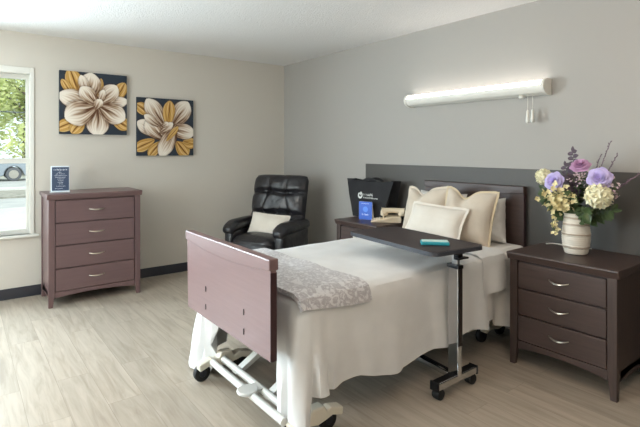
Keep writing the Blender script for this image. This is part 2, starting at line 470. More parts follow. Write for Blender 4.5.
painting('a', 'larger-looking canvas of a full open cream magnolia, hung next to the window', -2.572, -1.955, 1.51, 2.12, [
    ('g', (.3, .42), (.14, -.04), .12), ('g', (.2, .4), (.03, .14), .06), ('g', (.55, .45), (.6, .08), .055), ('g', (.8, .45), (.97, .12), .1),
    ('g', (.3, .75), (-.05, .93), .1), ('g', (.35, .75), (.17, .99), .1), ('g', (.75, .72), (1.05, .88), .11),
    ('w', (.42, .45), (.45, .0), .16), ('w', (.42, .42), (.3, .05), .075),
    ('w', C1, (1.02, .42), .1), ('w', C1, (.84, .18), .14), ('w', C1, (-.02, .38), .15), ('w', C1, (.55, 1.03), .17), ('w', C1, (.97, .74), .17), ('w', C1, (.08, .76), .2),
    ('w', C1, (.3, .24), .12), ('w', (.57, .5), (.64, .26), .055), ('w', (.5, .6), (.6, .42), .07)], 3)
C2 = (.5, .52)
painting('b', 'canvas of a half-closed cream magnolia with golden leaves, hung nearer the room corner', -1.853, -1.238, 1.295, 1.912, [
    ('g', (.25, .3), (-.02, .12), .1), ('g', (.3, .72), (-.04, .9), .1), ('g', (.4, .75), (.2, 1.02), .09), ('g', (.68, .75), (.9, 1.0), .12), ('g', (.8, .75), (1.05, .8), .1),
    ('w', C2, (.16, .02), .15), ('w', (.6, .5), (.9, .03), .17), ('g', (.52, .5), (.57, .03), .11), ('w', C2, (1.03, .6), .14), ('w', (.45, .65), (.0, .42), .13),
    ('w', (.5, .72), (.14, .42), .14), ('w', (.42, .5), (.12, .3), .075), ('w', (.68, .45), (.4, 1.02), .14), ('g', (.5, .75), (.72, .48), .05), ('w', (.38, .62), (.62, .42), .07), ('w', (.42, .5), (.54, .42), .05)], 5)

# ------------------------------------------------------------------ cabinets
def bow_pull(mb, c, w, drop, out=.022, r=.0032):
    pts = []
    for k in range(13):
        t = -1 + k / 6
        pts.append((c[0] + t * w / 2, c[1] - out * math.cos(t * PI / 2) ** .6 - .003, c[2] - drop * math.cos(t * PI / 2)))
    mb.tube(pts, [r * (.9 + .7 * math.cos((-1 + k / 6) * PI / 2)) for k in range(13)], 8)

def cabinet(name, label, cat, loc, rotz, w, d, h, nd, wh, wv, dw, pull='bow', foot=.12):
    """front faces local -y; origin on the floor under the middle of the front"""
    t = thing(name, label, cat, loc, rotz)
    hw = w / 2; tt = .035; st = .05
    # top slab with a sloped front lip
    tp = MB(); tp.prism([(-.016, h), (d, h), (d, h - .03), (-.002, h - .048), (-.018, h - .01)], -hw - .014, hw + .014, 'x')
    tp.build('top_panel', wh, t, bevel=.004)
    c = MB(); zt = h - .03
    c.bb(-hw + .008, -hw + .028, .03, d - .02, foot * .75, zt); c.bb(hw - .028, hw - .008, .03, d - .02, foot * .75, zt)
    c.bb(-hw + .01, hw - .01, d - .02, d - .005, foot * .75, zt); c.bb(-hw + .01, hw - .01, .03, d - .02, foot, foot + .02)
    c.bb(-hw + .02, hw - .02, .025, .035, foot + .01, zt)
    c.build('carcass', wv, t, bevel=.002)
    for sx in (-1, 1):
        for fy in (0, 1):
            y0, y1 = (.0, .045) if fy == 0 else (d - .045, d)
            xa = sx * hw; xb = sx * (hw - st)
            lg = MB()
            # straight stile, foot tapering below the case
            V = []
            for z, ins in ((zt - .004, 0), (foot + .03, 0), (0, .016)):
                V.append([lg.bm.verts.new(p) for p in ((xa, y0 + (ins * .5 if fy else 0), z), (xb + sx * ins, y0 + (ins * .5 if fy else 0), z), (xb + sx * ins, y1 - (0 if fy else ins), z), (xa, y1 - (0 if fy else ins), z))])
            lg.bm.faces.new(V[0]); lg.bm.faces.new(V[-1][::-1])
            for i in range(2):
                for k in range(4): lg.bm.faces.new((V[i][k], V[i][(k + 1) % 4], V[i + 1][(k + 1) % 4], V[i + 1][k]))
            lg.build('leg', wv, t, bevel=.003)
    # arched apron
    ap = MB(); iw = hw - st
    pl = [(-iw, foot + .035)] + [(-iw + 2 * iw * k / 16, foot - .02 + .022 * math.sin(PI * k / 16) ** .8) for k in range(17)] + [(iw, foot + .035)]
    ap.prism(pl, .008, .026, 'y'); ap.build('apron', wh, t, bevel=.0015)
    for sx in (-1, 1):
        sp = MB(); yl = [(.045, foot + .03)] + [(.045 + (d - .09) * k / 10, foot - .03 + .03 * math.sin(PI * k / 10)) for k in range(11)] + [(d - .045, foot + .03)]
        sp.prism(yl, sx * (hw - .008), sx * (hw - .024), 'x'); sp.build('side_apron', wh, t)
    # drawers
    za, zb = foot + .035, h - .055
    dh = (zb - za) / nd
    for i in range(nd):
        z0 = za + i * dh + .005; z1 = za + (i + 1) * dh - .005
        dr = MB().bb(-iw + .005, iw - .005, .004, .024, z0, z1).build('drawer', dw, t, bevel=.003)
        hm = MB(); zc = (z0 + z1) / 2 + .008
        if pull == 'bow': bow_pull(hm, (0, .003, zc), .115, .012)
        elif pull == 'lens':
            bow_pull(hm, (0, .003, zc), .125, .006, r=.0042)
        else: hm.lathe([(.004, .004), (.006, -.012), (.013, -.018), (.013, -.024), (.007, -.028)], (0, 0, zc), 16, 'y')
        hm.build('handle', M['nickel'], dr)
    return t
cabinet('nightstand', 'dark wood nightstand with three drawers standing under the flower vase', 'nightstand', (3.772, -.535, 0), 0, .62, .50, .71, 3, M['dark_wood'], M['dark_wood_v'], M['dark_wood'])
cabinet('nightstand', 'dark wood nightstand with the black tote bag and telephone on it', 'nightstand', (1.965, -.515, 0), 0, .54, .47, .71, 3, M['dark_wood'], M['dark_wood_v'], M['dark_wood'], 'knob')
cabinet('chest_of_drawers', 'reddish brown four-drawer chest standing beside the window', 'chest of drawers', (.52, -2.345, 0), PI / 2, .765, .45, .975, 4, M['rose_wood'], M['rose_wood_v'], M['rose_wood'], 'lens', .095)

# lettering-like strokes for print too small to read in the photograph
def scribble(mb, x, z, h, w, y, rnd, slant=.0):
    """a word-like run of small strokes facing -y"""
    cx = x
    while cx < x + w:
        lw = h * rnd.uniform(.45, .7); s = h * .17
        k = rnd.randint(0, 4); hh = h * rnd.choice((.7, .7, 1.))
        def q(x0, x1, z0, z1): mb.quad(((x0, y, z0), (x1, y, z0), (x1, y, z1), (x0, y, z1)))
        q(cx, cx + s, z, z + hh)
        if k in (0, 1): q(cx + lw - s, cx + lw, z, z + h * .7)
        if k in (0, 2): q(cx + s, cx + lw - s, z + h * .7 - s, z + h * .7)
        if k in (1, 2, 3): q(cx + s, cx + lw - s, z, z + s)
        if k == 3: q(cx + s, cx + lw - s, z + h * .32, z + h * .32 + s)
        cx += lw + h * .18

# sign on the chest
def desk_sign():
    t = thing('acrylic_sign_holder', 'small upright acrylic sign with navy printed card, standing on the chest', 'sign', (.30, -2.605, .976), R(78))
    rnd = random.Random(3)
    MB().bb(-.075, .075, .0, .012, .0, .235).build('clear_holder', plain('frosted_acrylic', '#dfe6ea', .15, spec=.6), t, bevel=.002)
    MB().bb(-.08, .08, -.045, .045, 0, .006).build('foot_plate', plain('clear_acrylic_foot', '#dfe6ea', .15), t, bevel=.002)
    cd = MB().bb(-.066, .07, -.003, -.0005, .012, .225).build('printed_card', plain('navy_card', '#34435c', .5), t)
    tx = MB(); y = -.0036
    scribble(tx, -.05, .195, .016, .095, y, rnd); scribble(tx, -.02, .175, .009, .035, y, rnd)
    for z, a, b in ((.16, -.035, .07), (.145, -.045, .1), (.13, -.04, .08), (.115, -.02, .05), (.1, -.015, .04), (.085, -.02, .045), (.07, -.01, .03), (.05, -.03, .07), (.028, -.04, .06)):
        scribble(tx, a, z, .007, b, y, rnd)
    tx.build('card_lettering', plain('pale_print', '#dfe3ea', .6), cd, recalc=False, smooth_on=False)
desk_sign()

# ------------------------------------------------------------------ cushions
def cushion_mb(w, h, t, chop=0., flange=.0, n=26, seed=0, wr=.006, sag=0.):
    """upright pillow: x across, z up from 0, thickness along y; -y is the front"""
    mb = MB()
    def pos(u, v, s):
        a, b = u * 2 - 1, v * 2 - 1
        # sides bow in a little so that the corners stand out
        ia = 1 - .05 * (1 - b * b); ib = 1 - .05 * (1 - a * a)
        x = a * w / 2 * ib if False else a * w / 2 * (1 - .07 * (1 - b * b) * abs(a) ** 3)
        z = b * h / 2 * (1 - .07 * (1 - a * a) * abs(b) ** 3)
        if chop: z -= chop * math.exp(-((a + .22) / .33) ** 2) * smooth(-.3, 1, b)
        th = (max(0, 1 - abs(a) ** 2.6) * max(0, 1 - abs(b) ** 2.6)) ** .55 * t / 2
        if chop: th *= 1 - .5 * math.exp(-((a + .22) / .26) ** 2) * smooth(.1, 1, b)
        nn = noise.noise(Vector((a * 2.3 + seed * 7.1, b * 2.3, s * 3.3))) * wr + noise.noise(Vector((a * 6 + seed, b * 6, s * 2.))) * wr * .4
        e = min(1, 4 * (1 - max(abs(a), abs(b))))
        return Vector((x, s * (th + nn * e) + (sag * (a * a) if sag else 0), z + h / 2))
    F = mb.grid(lambda u, v: pos(u, v, -1), n, n)
    B = mb.grid(lambda u, v: pos(u, v, 1), n, n)
    bmesh.ops.remove_doubles(mb.bm, verts=mb.bm.verts[:], dist=1e-5)
    return mb, pos

def cushion(name, label, cat, loc, rot, w, h, t, m, fm=None, flange=0., group=None, **k):
    mb, pos = cushion_mb(w, h, t, **k)
    root = thing(name, label, cat, loc, 0, group)
    root.rotation_euler = rot
    body = mb.build('cover', m, root)
    if flange:
        fb = MB(); ring = []
        n = 40
        for side in range(4):
            for i in range(n):
                q = i / n
                ring.append([(q, 0), (1, q), (1 - q, 1), (0, 1 - q)][side])
        P = []
        for u, v in ring:
            p = pos(u, v, 1); a, b = u * 2 - 1, v * 2 - 1
            o = Vector((a if abs(a) > .999 else 0, 0, b if abs(b) > .999 else 0))
            if abs(a) > .93 and abs(b) > .93: o = Vector((a, 0, b))
            o.normalize()
            wv = .006 * noise.noise(Vector((u * 9, v * 9, 3.)))
            P.append((p, p + o * flange + Vector((0, wv, 0))))
        A = [fb.bm.verts.new(a - o_ * .15) for a, o_ in ((p[0], (p[1] - p[0])) for p in P)]
        Bv = [fb.bm.verts.new(p[1]) for p in P]
        for i in range(len(P)):
            j = (i + 1) % len(P); fb.bm.faces.new((A[i], A[j], Bv[j], Bv[i]))
        fb.build('flange', fm or m, root, solid=.005)
    return root

# ------------------------------------------------------------------ recliner in the corner
def recliner():
    t = thing('recliner', 'black leather tufted recliner standing in the corner of the room', 'armchair', (.80, -.70, 0), R(25.7))
    L = M['leather']
    b = MB(); b.round_box((0, .0, .21), (.56, .62, .28), .04, 6); b.box((0, .02, .035), (.5, .5, .07)); b.build('base', L, t)
    def seatf(p, q): return p + Vector((0, 0, -.012 * (math.exp(-(q.x / .12) ** 2)) * 0 + .012 * (1 - q.x ** 2) * (1 - q.y ** 2)))
    MB().round_box((0, -.1, .40), (.47, .54, .15), .06, 10, .02, seatf).build('seat_cushion', L, t)
    MB().round_box((0, -.365, .24), (.46, .09, .36), .04, 8, .015).build('footrest', L, t)
    for s in (-1, 1):
        a = MB(); a.round_box((s * .305, -.05, .30), (.115, .54, .48), .035, 8, .01)
        ao = a.build('armrest', L, t)
        p = MB(); p.round_box((s * .305, -.055, .565), (.15, .58, .105), .05, 10, .012, lambda p, q: p + Vector((0, 0, -.035 * smooth(-.5, -1., q.y))))
        p.build('arm_pad', L, ao)
    # tufted back: one padded slab leaning backwards, pillowed rows and button dips on the face
    bw, bh = .685, .69
    seams = [(.38, .045), (.71, .05)]
    btn = [(-.5, .38), (0, .38), (.5, .38), (-.3, .71), (.3, .71)]
    def front(a, b):
        e = (max(0, 1 - abs(a) ** 4) * max(0, 1 - abs(2 * b - 1) ** 6)) ** .5
        d = .10 * e
        for sb, dp in seams:
            wob = .012 * math.sin(a * 5 + sb * 9)
            d -= dp * math.exp(-((b - sb + wob) / .035) ** 2) * e
        for x, z in btn:
            d -= .03 * math.exp(-(((a - x) / .07) ** 2 + ((b - z) / .05) ** 2))
        if b > .71:
            for x in (-.3, .3): d -= .014 * math.exp(-((a - x * (1 + (b - .71) * .8)) / .045) ** 2) * e * (1 - smooth(.84, .97, b))
        elif b > .38:
            k = (b - .38) / .33
            for x0, x1 in ((-.5, -.3), (.5, .3)): d -= .011 * math.exp(-((a - lerp(x0, x1, k)) / .05) ** 2) * e
        d += .010 * noise.noise(Vector((a * 4, b * 6, 1.)))
        return d
    def lean(p):
        tilt = R(13)
        y = p.y * math.cos(tilt) + p.z * math.sin(tilt); z = -p.y * math.sin(tilt) + p.z * math.cos(tilt)
        return Vector((p.x, y + .13, z + .40))
    def bp(u, v, f):
        a, b = u * 2 - 1, v
        wd = bw / 2 * (1 - .1 * (1 - smooth(0, .35, b)) - .07 * smooth(.9, 1., b) ** 2) * (1 - .0 * b)
        top = bh * b - .015 * abs(a) ** 6 * b
        y = -front(a, b) - .03 if f else .07 * ((max(0, 1 - a ** 4)) * max(0, 1 - abs(2 * b - 1) ** 6)) ** .5 - .03
        return lean(Vector((a * wd, y, top)))
    m = MB(); m.grid(lambda u, v: bp(u, v, True), 54, 60); m.grid(lambda u, v: bp(u, v, False), 54, 60)
    bmesh.ops.remove_doubles(m.bm, verts=m.bm.verts[:], dist=1e-5)
    bo = m.build('backrest', L, t)
    for x, z in btn:
        q = MB(); p = bp((x + 1) / 2, z, True)
        q.round_box(p + Vector((0, -.004, 0)), (.022, .012, .022), .006, 2); q.build('button', L, bo)
    return t
recliner()
cushion('lumbar_cushion', 'small cream oblong cushion lying on the seat of the black leather recliner', 'cushion', (.885, -.808, .458), (R(-27), R(2), R(25.7 )), .45, .24, .12, M['cushion_pale'], M['cushion_pale'], .012, seed=4)

# ------------------------------------------------------------------ things on the far nightstand
def tote_bag():
    t = thing('tote_bag', 'black tote bag with small white logo, standing on the nightstand left of the bed', 'bag', (1.825, -.17, .711), 0)
    black = fabric('black_nonwoven', '#1b1b1e', '#232326', 300., .75, 6., .3)
    mb = MB(); n = 15; hb, ht, db, dtp, hh = .195, .318, .085, .05, .36
    def ringpt(k, v):
        # rectangle ring split into 4 sides
        hx = lerp(hb, ht, v); hy = lerp(db, dtp, v)
        side = int(k * 4) % 4; q = k * 4 - int(k * 4)
        x, y = [(-hx + 2 * hx * q, -hy), (hx, -hy + 2 * hy * q), (hx - 2 * hx * q, hy), (-hx, hy - 2 * hy * q)][side]
        pinch = math.sin(PI * q) * .05 * v
        if side == 1: x -= pinch * 1.6
        if side == 3: x += pinch * 1.6
        if side in (0, 2): y += (1 if side == 0 else -1) * .0 + .008 * noise.noise(Vector((x * 9, v * 5, side * 2.)))
        return Vector((x, y, hh * v - .02 * v * math.sin(PI * q) * (side in (0, 2))))
    V = mb.grid(lambda u, v: ringpt(u if u < 1 else 0, v), 48, n, True)
    mb.bm.faces.new([V[i][0] for i in range(48)][::-1])
    mb.build('bag_body', black, t, solid=.004)
    for s in (-1, 1):
        hd = MB(); yy = s * (dtp - .004)
        pts = [(-.1 + .2 * k / 12, yy, hh - .03 + .038 * math.sin(PI * k / 12) ** .6) for k in range(13)]
        for k in range(12):
            a, b = Vector(pts[k]), Vector(pts[k + 1]); d = (b - a).normalized(); nrm = Vector((-d.z, 0, d.x)) * .012
            hd.quad((a - nrm, b - nrm, b + nrm, a + nrm))
        hd.build('handle', black, t, solid=.003)
    white = plain('white_bag_print', '#d8d8d4', .7)
    lg = MB(); cx, cz = -.10, .21
    for k in range(20):
        a0, a1 = R(125) + 2 * PI * .9 * k / 20, R(125) + 2 * PI * .9 * (k + 1) / 20
        r0, r1 = .017, .036 - .006 * abs(k - 10) / 10
        P = lambda a, r: (cx + r * math.cos(a), 0, cz + r * math.sin(a))
        lg.quad((P(a0, r0), P(a1, r0), P(a1, r1), P(a0, r1)))
    lg.quad(((cx - .012, 0, cz + .012), (cx + .004, 0, cz - .008), (cx + .012, 0, cz + .034), (cx - .004, 0, cz + .022)))
    for v in lg.bm.verts: v.co.y = -lerp(db, dtp, v.co.z / hh) - .009
    lg.build('logo', white, t, recalc=False, smooth_on=False)
    tx = MB(); rnd = random.Random(11)
    scribble(tx, -.055, .208, .026, .12, 0, rnd); scribble(tx, -.055, .183, .017, .2, 0, rnd)
    for v in tx.bm.verts: v.co.y = -lerp(db, dtp, v.co.z / hh) - .009
    tx.build('lettering', white, t, recalc=False, smooth_on=False)
tote_bag()

def info_card():
    t = thing('brochure', 'bright blue brochure standing upright before the black tote bag', 'brochure', (1.90, -.335, .711), R(22))
    MB().bb(-.066, .066, -.004, .0, 0, .165).build('cover', plain('blue_cover', '#2f5fc4', .35), t)
    MB().prism([(.0, 0), (.045, 0), (.006, .165), (0, .165)], -.064, .064, 'x').build('pages', plain('white_paper', '#e4e6e6', .7), t)
    rnd = random.Random(5); pb = plain('pale_blue_print', '#c9d6f2', .5)
    for nm, a, z, hh, ww in (('footer_lettering', -.035, .04, .016, .07), ('title_lettering', -.04, .145, .007, .075)):
        tx = MB(); scribble(tx, a, z, hh, ww, -.0045, rnd); tx.build(nm, pb, t, recalc=False, smooth_on=False)
    e = MB(); e.lathe([(.026, -.0045), (.026, -.0042)], (0, 0, .095), 20, 'y'); e.build('cover_emblem', plain('mid_blue_print', '#4f86e2', .4), t)
info_card()

def telephone():
    t = thing('telephone', 'beige corded desk telephone on the far nightstand beside the pillows', 'telephone', (2.105, -.265, .711), R(44))
    be = plain('beige_plastic', '#d8c7ac', .4)
    b = MB(); b.prism([(-.14, 0), (.125, 0), (.13, .03), (.12, .055), (.0, .05), (-.03, .03), (-.09, .02), (-.14, .012)], -.085, .085, 'y'); b.build('base', be, t, bevel=.008, seg=3)
    k = MB()
    for i in range(3):
        for j in range(4): k.box((-.11 + .022 * i, -.045 + .03 * j, .018 + .004 * i), (.014, .018, .01))
    k.build('keypad', plain('pale_keys', '#e9e2d4', .4), t, bevel=.002)
    MB().box((-.03, 0, .055), (.014, .12, .05), (0, R(-10), 0)).build('cradle', be, t, bevel=.005)
    h = MB(); pts, rs = [], []
    for i in range(17):
        q = -1 + i / 8
        pts.append((.055 + q * .095, -.01, .09 + .012 * (1 - q * q))); rs.append(.023 + .014 * abs(q) ** 3)
    h.tube(pts, rs, 14)
    for sg in (-1, 1): h.lathe([(.028, .055), (.033, .062), (.033, .09), (.026, .11)], (.055 + sg * .078, -.01, 0), 18)
    h.build('handset', be, t)
    c = MB(); cp = []
    for i in range(120):
        q = i / 119; cp.append((.05 - .14 * q + .007 * math.cos(i * .9), -.105 - .03 * math.sin(PI * q) , .03 + .02 * (1 - q) - .014 * q + .007 * math.sin(i * .9)))
    c.tube(cp, .0028, 5); c.build('coiled_cord', be, t)
telephone()

# ------------------------------------------------------------------ hospital bed
BX0, BX1 = 2.36, 3.345
def bed():
    cx = 2.87
    t = thing('hospital_bed', 'adjustable hospital bed with reddish wood footboard and white wheeled base', 'bed', (cx, -1.15, 0))
    o = Vector((-cx, 1.15, 0))
    def S(mb):
        for v in mb.bm.verts: v.co += o
        return mb
    # boards: plain panel, protruding top rail with a bowed lower edge
    def board(nm, x0, x1, y0, y1, z0, z1, face, mw, mwv, holes):
        p = MB(); tp = .012
        p.prism([(x0 + tp, z0), (x1 - .0, z0 - .0), (x1, z1 - .02), (x0, z1 - .02)], y0, y1, 'y')
        bo = S(p).build(nm, mw, t, bevel=.003)
        fy = y0 if face < 0 else y1
        r = MB(); pl = [(x0 - .004, z1 - .02), (x1 + .004, z1 - .02)]
        low = []
        for k in range(21):
            q = k / 20; low.append((x1 + .004 - (x1 - x0 + .008) * q, z1 - .05 - .03 * math.sin(PI * q)))
        r.prism([(x0 - .004, z1), (x0 - .004, z1 - .05)] + low[::-1][1:-1] + [(x1 + .004, z1 - .05), (x1 + .004, z1)], y0 - .009, y1 + .009, 'y')
        S(r).build('top_rail', mwv, bo, bevel=.005)
        e = MB(); e.bb(x1 - .001, x1 + .002, y0 - .001, y1 + .001, z0, z1 - .06); S(e).build('edge_band', M['edge_wood'], bo)
        for x, z in holes:
            h = MB(); h.lathe([(.0045, y0 - .002), (.0045, y0 + .003)], (x, 0, z), 10, 'y'); h.bb(x - .0015, x + .0015, y0 - .0035, y0 + .002, z - .014, z + .014); S(h).build('bolt_slot', M['black_steel'], bo)
        return bo
    board('footboard', 2.42, 3.365, -2.258, -2.228, .432, .88, -1, M['foot_wood'], M['foot_wood'], [(2.69, .595), (2.69, .497), (3.124, .587), (3.124, .494)])
    board('headboard', 2.385, 3.298, -.075, -.045, .40, 1.09, -1, M['dark_wood'], M['dark_wood'], [])
    S(MB().bb(2.40, 3.30, -2.10, -.10, .42, .475)).build('deck_frame', M['dark_steel'], t, bevel=.006)
    mt = MB(); mt.round_box((2.855, -1.1, .57), (.93, 2.0, .17), .05, 8); S(mt).build('mattress', M['mattress'], t)
    # posts holding the boards
    for x in (2.62, 3.1):
        S(MB().bb(x - .02, x + .02, -2.228, -2.09, .44, .5)).build('board_bracket', M['dark_steel'], t)
        S(MB().bb(x - .02, x + .02, -.11, -.075, .43, .5)).build('board_bracket', M['dark_steel'], t)
    # foot end base: two cross tubes, cast end plates with two casters each, lift arms
    for y, x0 in ((-2.095, 2.52), (-2.165, 2.52)):
        S(MB().tube([(x0, y, .125), (3.33, y, .125)], .019, 14)).build('cross_tube', M['pale_metal'], t)
    ped = MB(); ped.lathe([(.05, .128), (.056, .132), (.056, .142), (.05, .146)], (3.0, -2.17, 0), 24); ped.bb(2.96, 3.04, -2.17, -2.09, .132, .144)
    S(ped).build('brake_pedal', M['pale_metal'], t, bevel=.002)
    def wheel_set(x, ya, yb, m):
        pl = MB(); ym = (ya + yb) / 2; L = (yb - ya) / 2
        prof = [(-L - .04, .085), (-L - .045, .125), (-L + .03, .145), (-.05, .135), (-.035, .165), (.035, .165), (.05, .135), (L - .03, .145), (L + .045, .125), (L + .04, .085), (L - .02, .105), (.05, .095), (0, .085), (-.05, .095), (-L + .02, .105)]
        pl.prism([(ym + a, b) for a, b in prof], x - .028, x + .028, 'x')
        hb = S(pl).build('caster_bracket', m, t, bevel=.008, seg=3)
        for y in (ya, yb):
            wl = MB(); wl.lathe([(.03, -.019), (.045, -.017), (.05, -.01), (.05, .01), (.045, .017), (.03, .019)], (x - .045, y, .0505), 24, 'x')
            wo = S(wl).build('caster_wheel', M['rubber'], t)
            hx = MB(); hx.lathe([(.02, -.022), (.022, -.02), (.022, .02), (.02, .022)], (x - .045, y, .0505), 16, 'x'); hx.bb(x - .045, x - .02, y - .008, y + .008, .045, .1)
            S(hx).build('wheel_hub', M['dark_steel'], wo)
    wheel_set(2.545, -2.20, -1.95, M['cream_metal']); wheel_set(3.365, -2.12, -1.91, M['cream_metal'])
    wheel_set(2.62, -.40, -.17, M['cream_metal']); wheel_set(3.21, -.40, -.17, M['cream_metal'])
    for x in (2.745, 3.08):
        S(MB().prism([(-2.12, .115), (-2.07, .115), (-1.45, .43), (-1.45, .47), (-1.5, .47)], x - .025, x + .025, 'x')).build('lift_arm', M['pale_metal'], t, bevel=.004)
        S(MB().prism([(-.40, .115), (-.36, .115), (-.9, .42), (-.95, .42)], x - .018, x + .018, 'x')).build('lift_arm', M['pale_metal'], t, bevel=.003)
    for y in (-.25, -.32): S(MB().tube([(2.6, y, .125), (3.2, y, .125)], .019, 12)).build('cross_tube', M['pale_metal'], t)
    S(MB().bb(2.7, 3.30, -.62, -.12, .20, .30)).build('head_carriage', M['dark_steel'], t, bevel=.01)
    S(MB().tube([(3.19, -.62, .15), (3.19, -.3, .15)], .03, 16)).build('motor_tube', M['cream_metal'], t)
    S(MB().bb(2.9, 2.96, -1.9, -.4, .36, .42)).build('deck_spine', M['dark_steel'], t)
    return t
M['foot_wood'] = wood('rosy_footboard_laminate', '#735a5a', '#7a6161', .33, 'x', spec=.6)  # base colour carries the pink window sheen on the footboard
bed()

# ------------------------------------------------------------------ bedding
def recenter(mb, loc):
    for v in mb.bm.verts: v.co -= Vector(loc)
    return mb

def coverlet():
    xl, xr, yf, yh, zt, rc = 2.335, 3.372, -2.115, -.66, .672, .07
    path = []   # (point, normal, kind, distance-from-nearest-foot-corner, side)
    ns = 60
    for i in range(ns): y = lerp(yh, yf + rc, i / (ns - 1)); path.append((Vector((xr, y, 0)), Vector((1, 0, 0)), 'r', y))
    for i in range(1, 12): a = -PI / 2 * i / 12; path.append((Vector((xr - rc + rc * math.cos(a), yf + rc + rc * math.sin(a), 0)), Vector((math.cos(a), math.sin(a), 0)), 'cr', i / 12))
    nf = 40
    for i in range(nf): x = lerp(xr - rc, xl + rc, i / (nf - 1)); path.append((Vector((x, yf, 0)), Vector((0, -1, 0)), 'f', x))
    for i in range(1, 12): a = -PI / 2 - PI / 2 * i / 12; path.append((Vector((xl + rc + rc * math.cos(a), yf + rc + rc * math.sin(a), 0)), Vector((math.cos(a), math.sin(a), 0)), 'cl', i / 12))
    for i in range(ns): y = lerp(yf + rc, yh, i / (ns - 1)); path.append((Vector((xl, y, 0)), Vector((-1, 0, 0)), 'l', y))
    S = [0.]
    for i in range(1, len(path)): S.append(S[-1] + (path[i][0] - path[i - 1][0]).length)
    sr = S[ns + 8]; sl = S[ns + 11 + nf + 5]
    def hem(i):
        p, n, k, q = path[i]; s = S[i]
        dr, dl = abs(s - sr), abs(s - sl)
        if k == 'f':
            base = .47
        else: base = .215 + .022 * math.sin(s * 6.1) + .012 * math.sin(s * 13)
        kr = 1 - smooth(.045, .085, dr) if k != 'f' else 1 - smooth(.03, .16, dr)
        kl = 1 - smooth(.08, .22, dl) if k != 'f' else 1 - smooth(.1, .3, dl)
        z = lerp(base, .012, kr); z = lerp(z, .012, kl)
        return z
    nk = 16
    mb = MB(); rows = []
    for i, (p, n, k, q) in enumerate(path):
        s = S[i]; h = hem(i); row = []
        dr, dl = abs(s - sr), abs(s - sl)
        flare = .05 * math.exp(-(dr / .10) ** 2) + .075 * math.exp(-(dl / .18) ** 2)
        if k == 'f': flare *= .45
        pk = .004 * noise.noise(Vector((p.x * 5, p.y * 5, 0)))
        row.append(p - n * .075 + Vector((0, 0, zt + pk)))
        row.append(p - n * .03 + Vector((0, 0, zt - .003 + pk)))
        row.append(p - n * .006 + Vector((0, 0, zt - .016)))
        row.append(p + n * .004 + Vector((0, 0, zt - .042)))
        for j in range(1, nk + 1):
            q_ = j / nk; z = lerp(zt - .042, h, q_)
            dep = (zt - z)
            amp = .018 if k in ('r', 'l') else .01
            f = amp * dep / .45 * (math.sin(s * 16 + 1.5 * math.sin(s * 4.2)) + .5 * math.sin(s * 31 + q_))
            f += .008 * noise.noise(Vector((s * 5, z * 6, 2.)))
            if k in ('cr', 'cl') or dr < .18 or dl < .25: f += .03 * dep / .5 * (math.sin(s * 62 + .6 * math.sin(z * 9)) + .35 * math.sin(s * 120 + z * 7))
            off = .006 + .012 * dep + f * (.3 + .7 * q_) + flare * dep / .6
            if k == 'f': off = min(off, .095)
            row.append(p + n * max(off, .002) + Vector((0, 0, z)))
        rows.append(row)
    V = [[mb.bm.verts.new(c) for c in r] for r in rows]
    for i in range(len(V) - 1):
        for j in range(len(V[0]) - 1): mb.bm.faces.new((V[i][j], V[i + 1][j], V[i + 1][j + 1], V[i][j + 1]))
    # top between the two sides
    nx = 30; prev = None
    for i in range(ns):
        a, b = V[i][0], V[len(V) - 1 - i][0]
        line = [a]
        for k in range(1, nx):
            c = a.co.lerp(b.co, k / nx); c.z = zt + .006 * noise.noise(Vector((c.x * 4, c.y * 3, 5.))) + .003 * noise.noise(Vector((c.x * 14, c.y * 6, 1.)))
            line.append(mb.bm.verts.new(c))
        line.append(b)
        if prev:
            for k in range(nx): mb.bm.faces.new((prev[k], prev[k + 1], line[k + 1], line[k]))
        prev = line
    loop = [V[i][0] for i in range(ns, len(V) - ns)]
    mb.bm.faces.new(prev + loop[::-1])
    loc = (2.87, -1.15, .0)
    o = recenter(mb, loc).build('coverlet', M['coverlet'], None, loc=loc, solid=.006)
    tag(o, 'plain white coverlet spread over the bed, its corners hanging to the floor', 'bedspread')
coverlet()

def strip(name, label, cat, m, y0, y1, hr, hl, off, zt, seed, thick=.006, wav=.01, ny=30, sub=False, bump=.006, edge=.0):
    """cloth laid across the bed: hangs over both long sides"""
    xl, xr = 2.335 - off, 3.372 + off
    mb = MB()
    def fn(u, v):
        y = lerp(y0, y1, u)
        a, b = hr(y), hl(y)
        # arclength pieces: right drop, top, left drop
        if v < .3: q = v / .3; z = lerp(a, zt - .04, q); x = xr + .01 * (1 - q)
        elif v < .7:
            q = (v - .3) / .4; x = lerp(xr - .01, xl + .01, q); z = zt - .02 * math.exp(-((1 - abs(2 * q - 1)) / .03))
        else: q = (v - .7) / .3; z = lerp(zt - .04, b, q); x = xl - .01 * q
        d = max(0, zt - z)
        k = wav * d / .4 * (math.sin(y * 18 + seed) + .5 * math.sin(y * 37 + seed * 2))
        x += k * (1 if x > 2.85 else -1)
        z += bump * noise.noise(Vector((x * 5 + seed, y * 7, 0))) if d < .05 else 0
        e = .012 * noise.noise(Vector((x * 3, seed, d * 4.))) + edge * noise.noise(Vector((x * 2., seed + 3, d * 2)))
        return Vector((x, y + e * (1 if True else 0), z))
    mb.grid(fn, ny, 61)
    loc = (2.87, (y0 + y1) / 2, 0)
    o = recenter(mb, loc).build(name, m, None, loc=loc, solid=thick)
    return tag(o, label, cat)
strip('bed_sheet', 'white sheet under the pillows, hanging beside the dark nightstand', 'sheet', M['sheet'], -.66, -.13,
      lambda y: lerp(.25, .185, smooth(-.54, -.5, y)), lambda y: .25, -.012, .668, 2., wav=.03, ny=40)
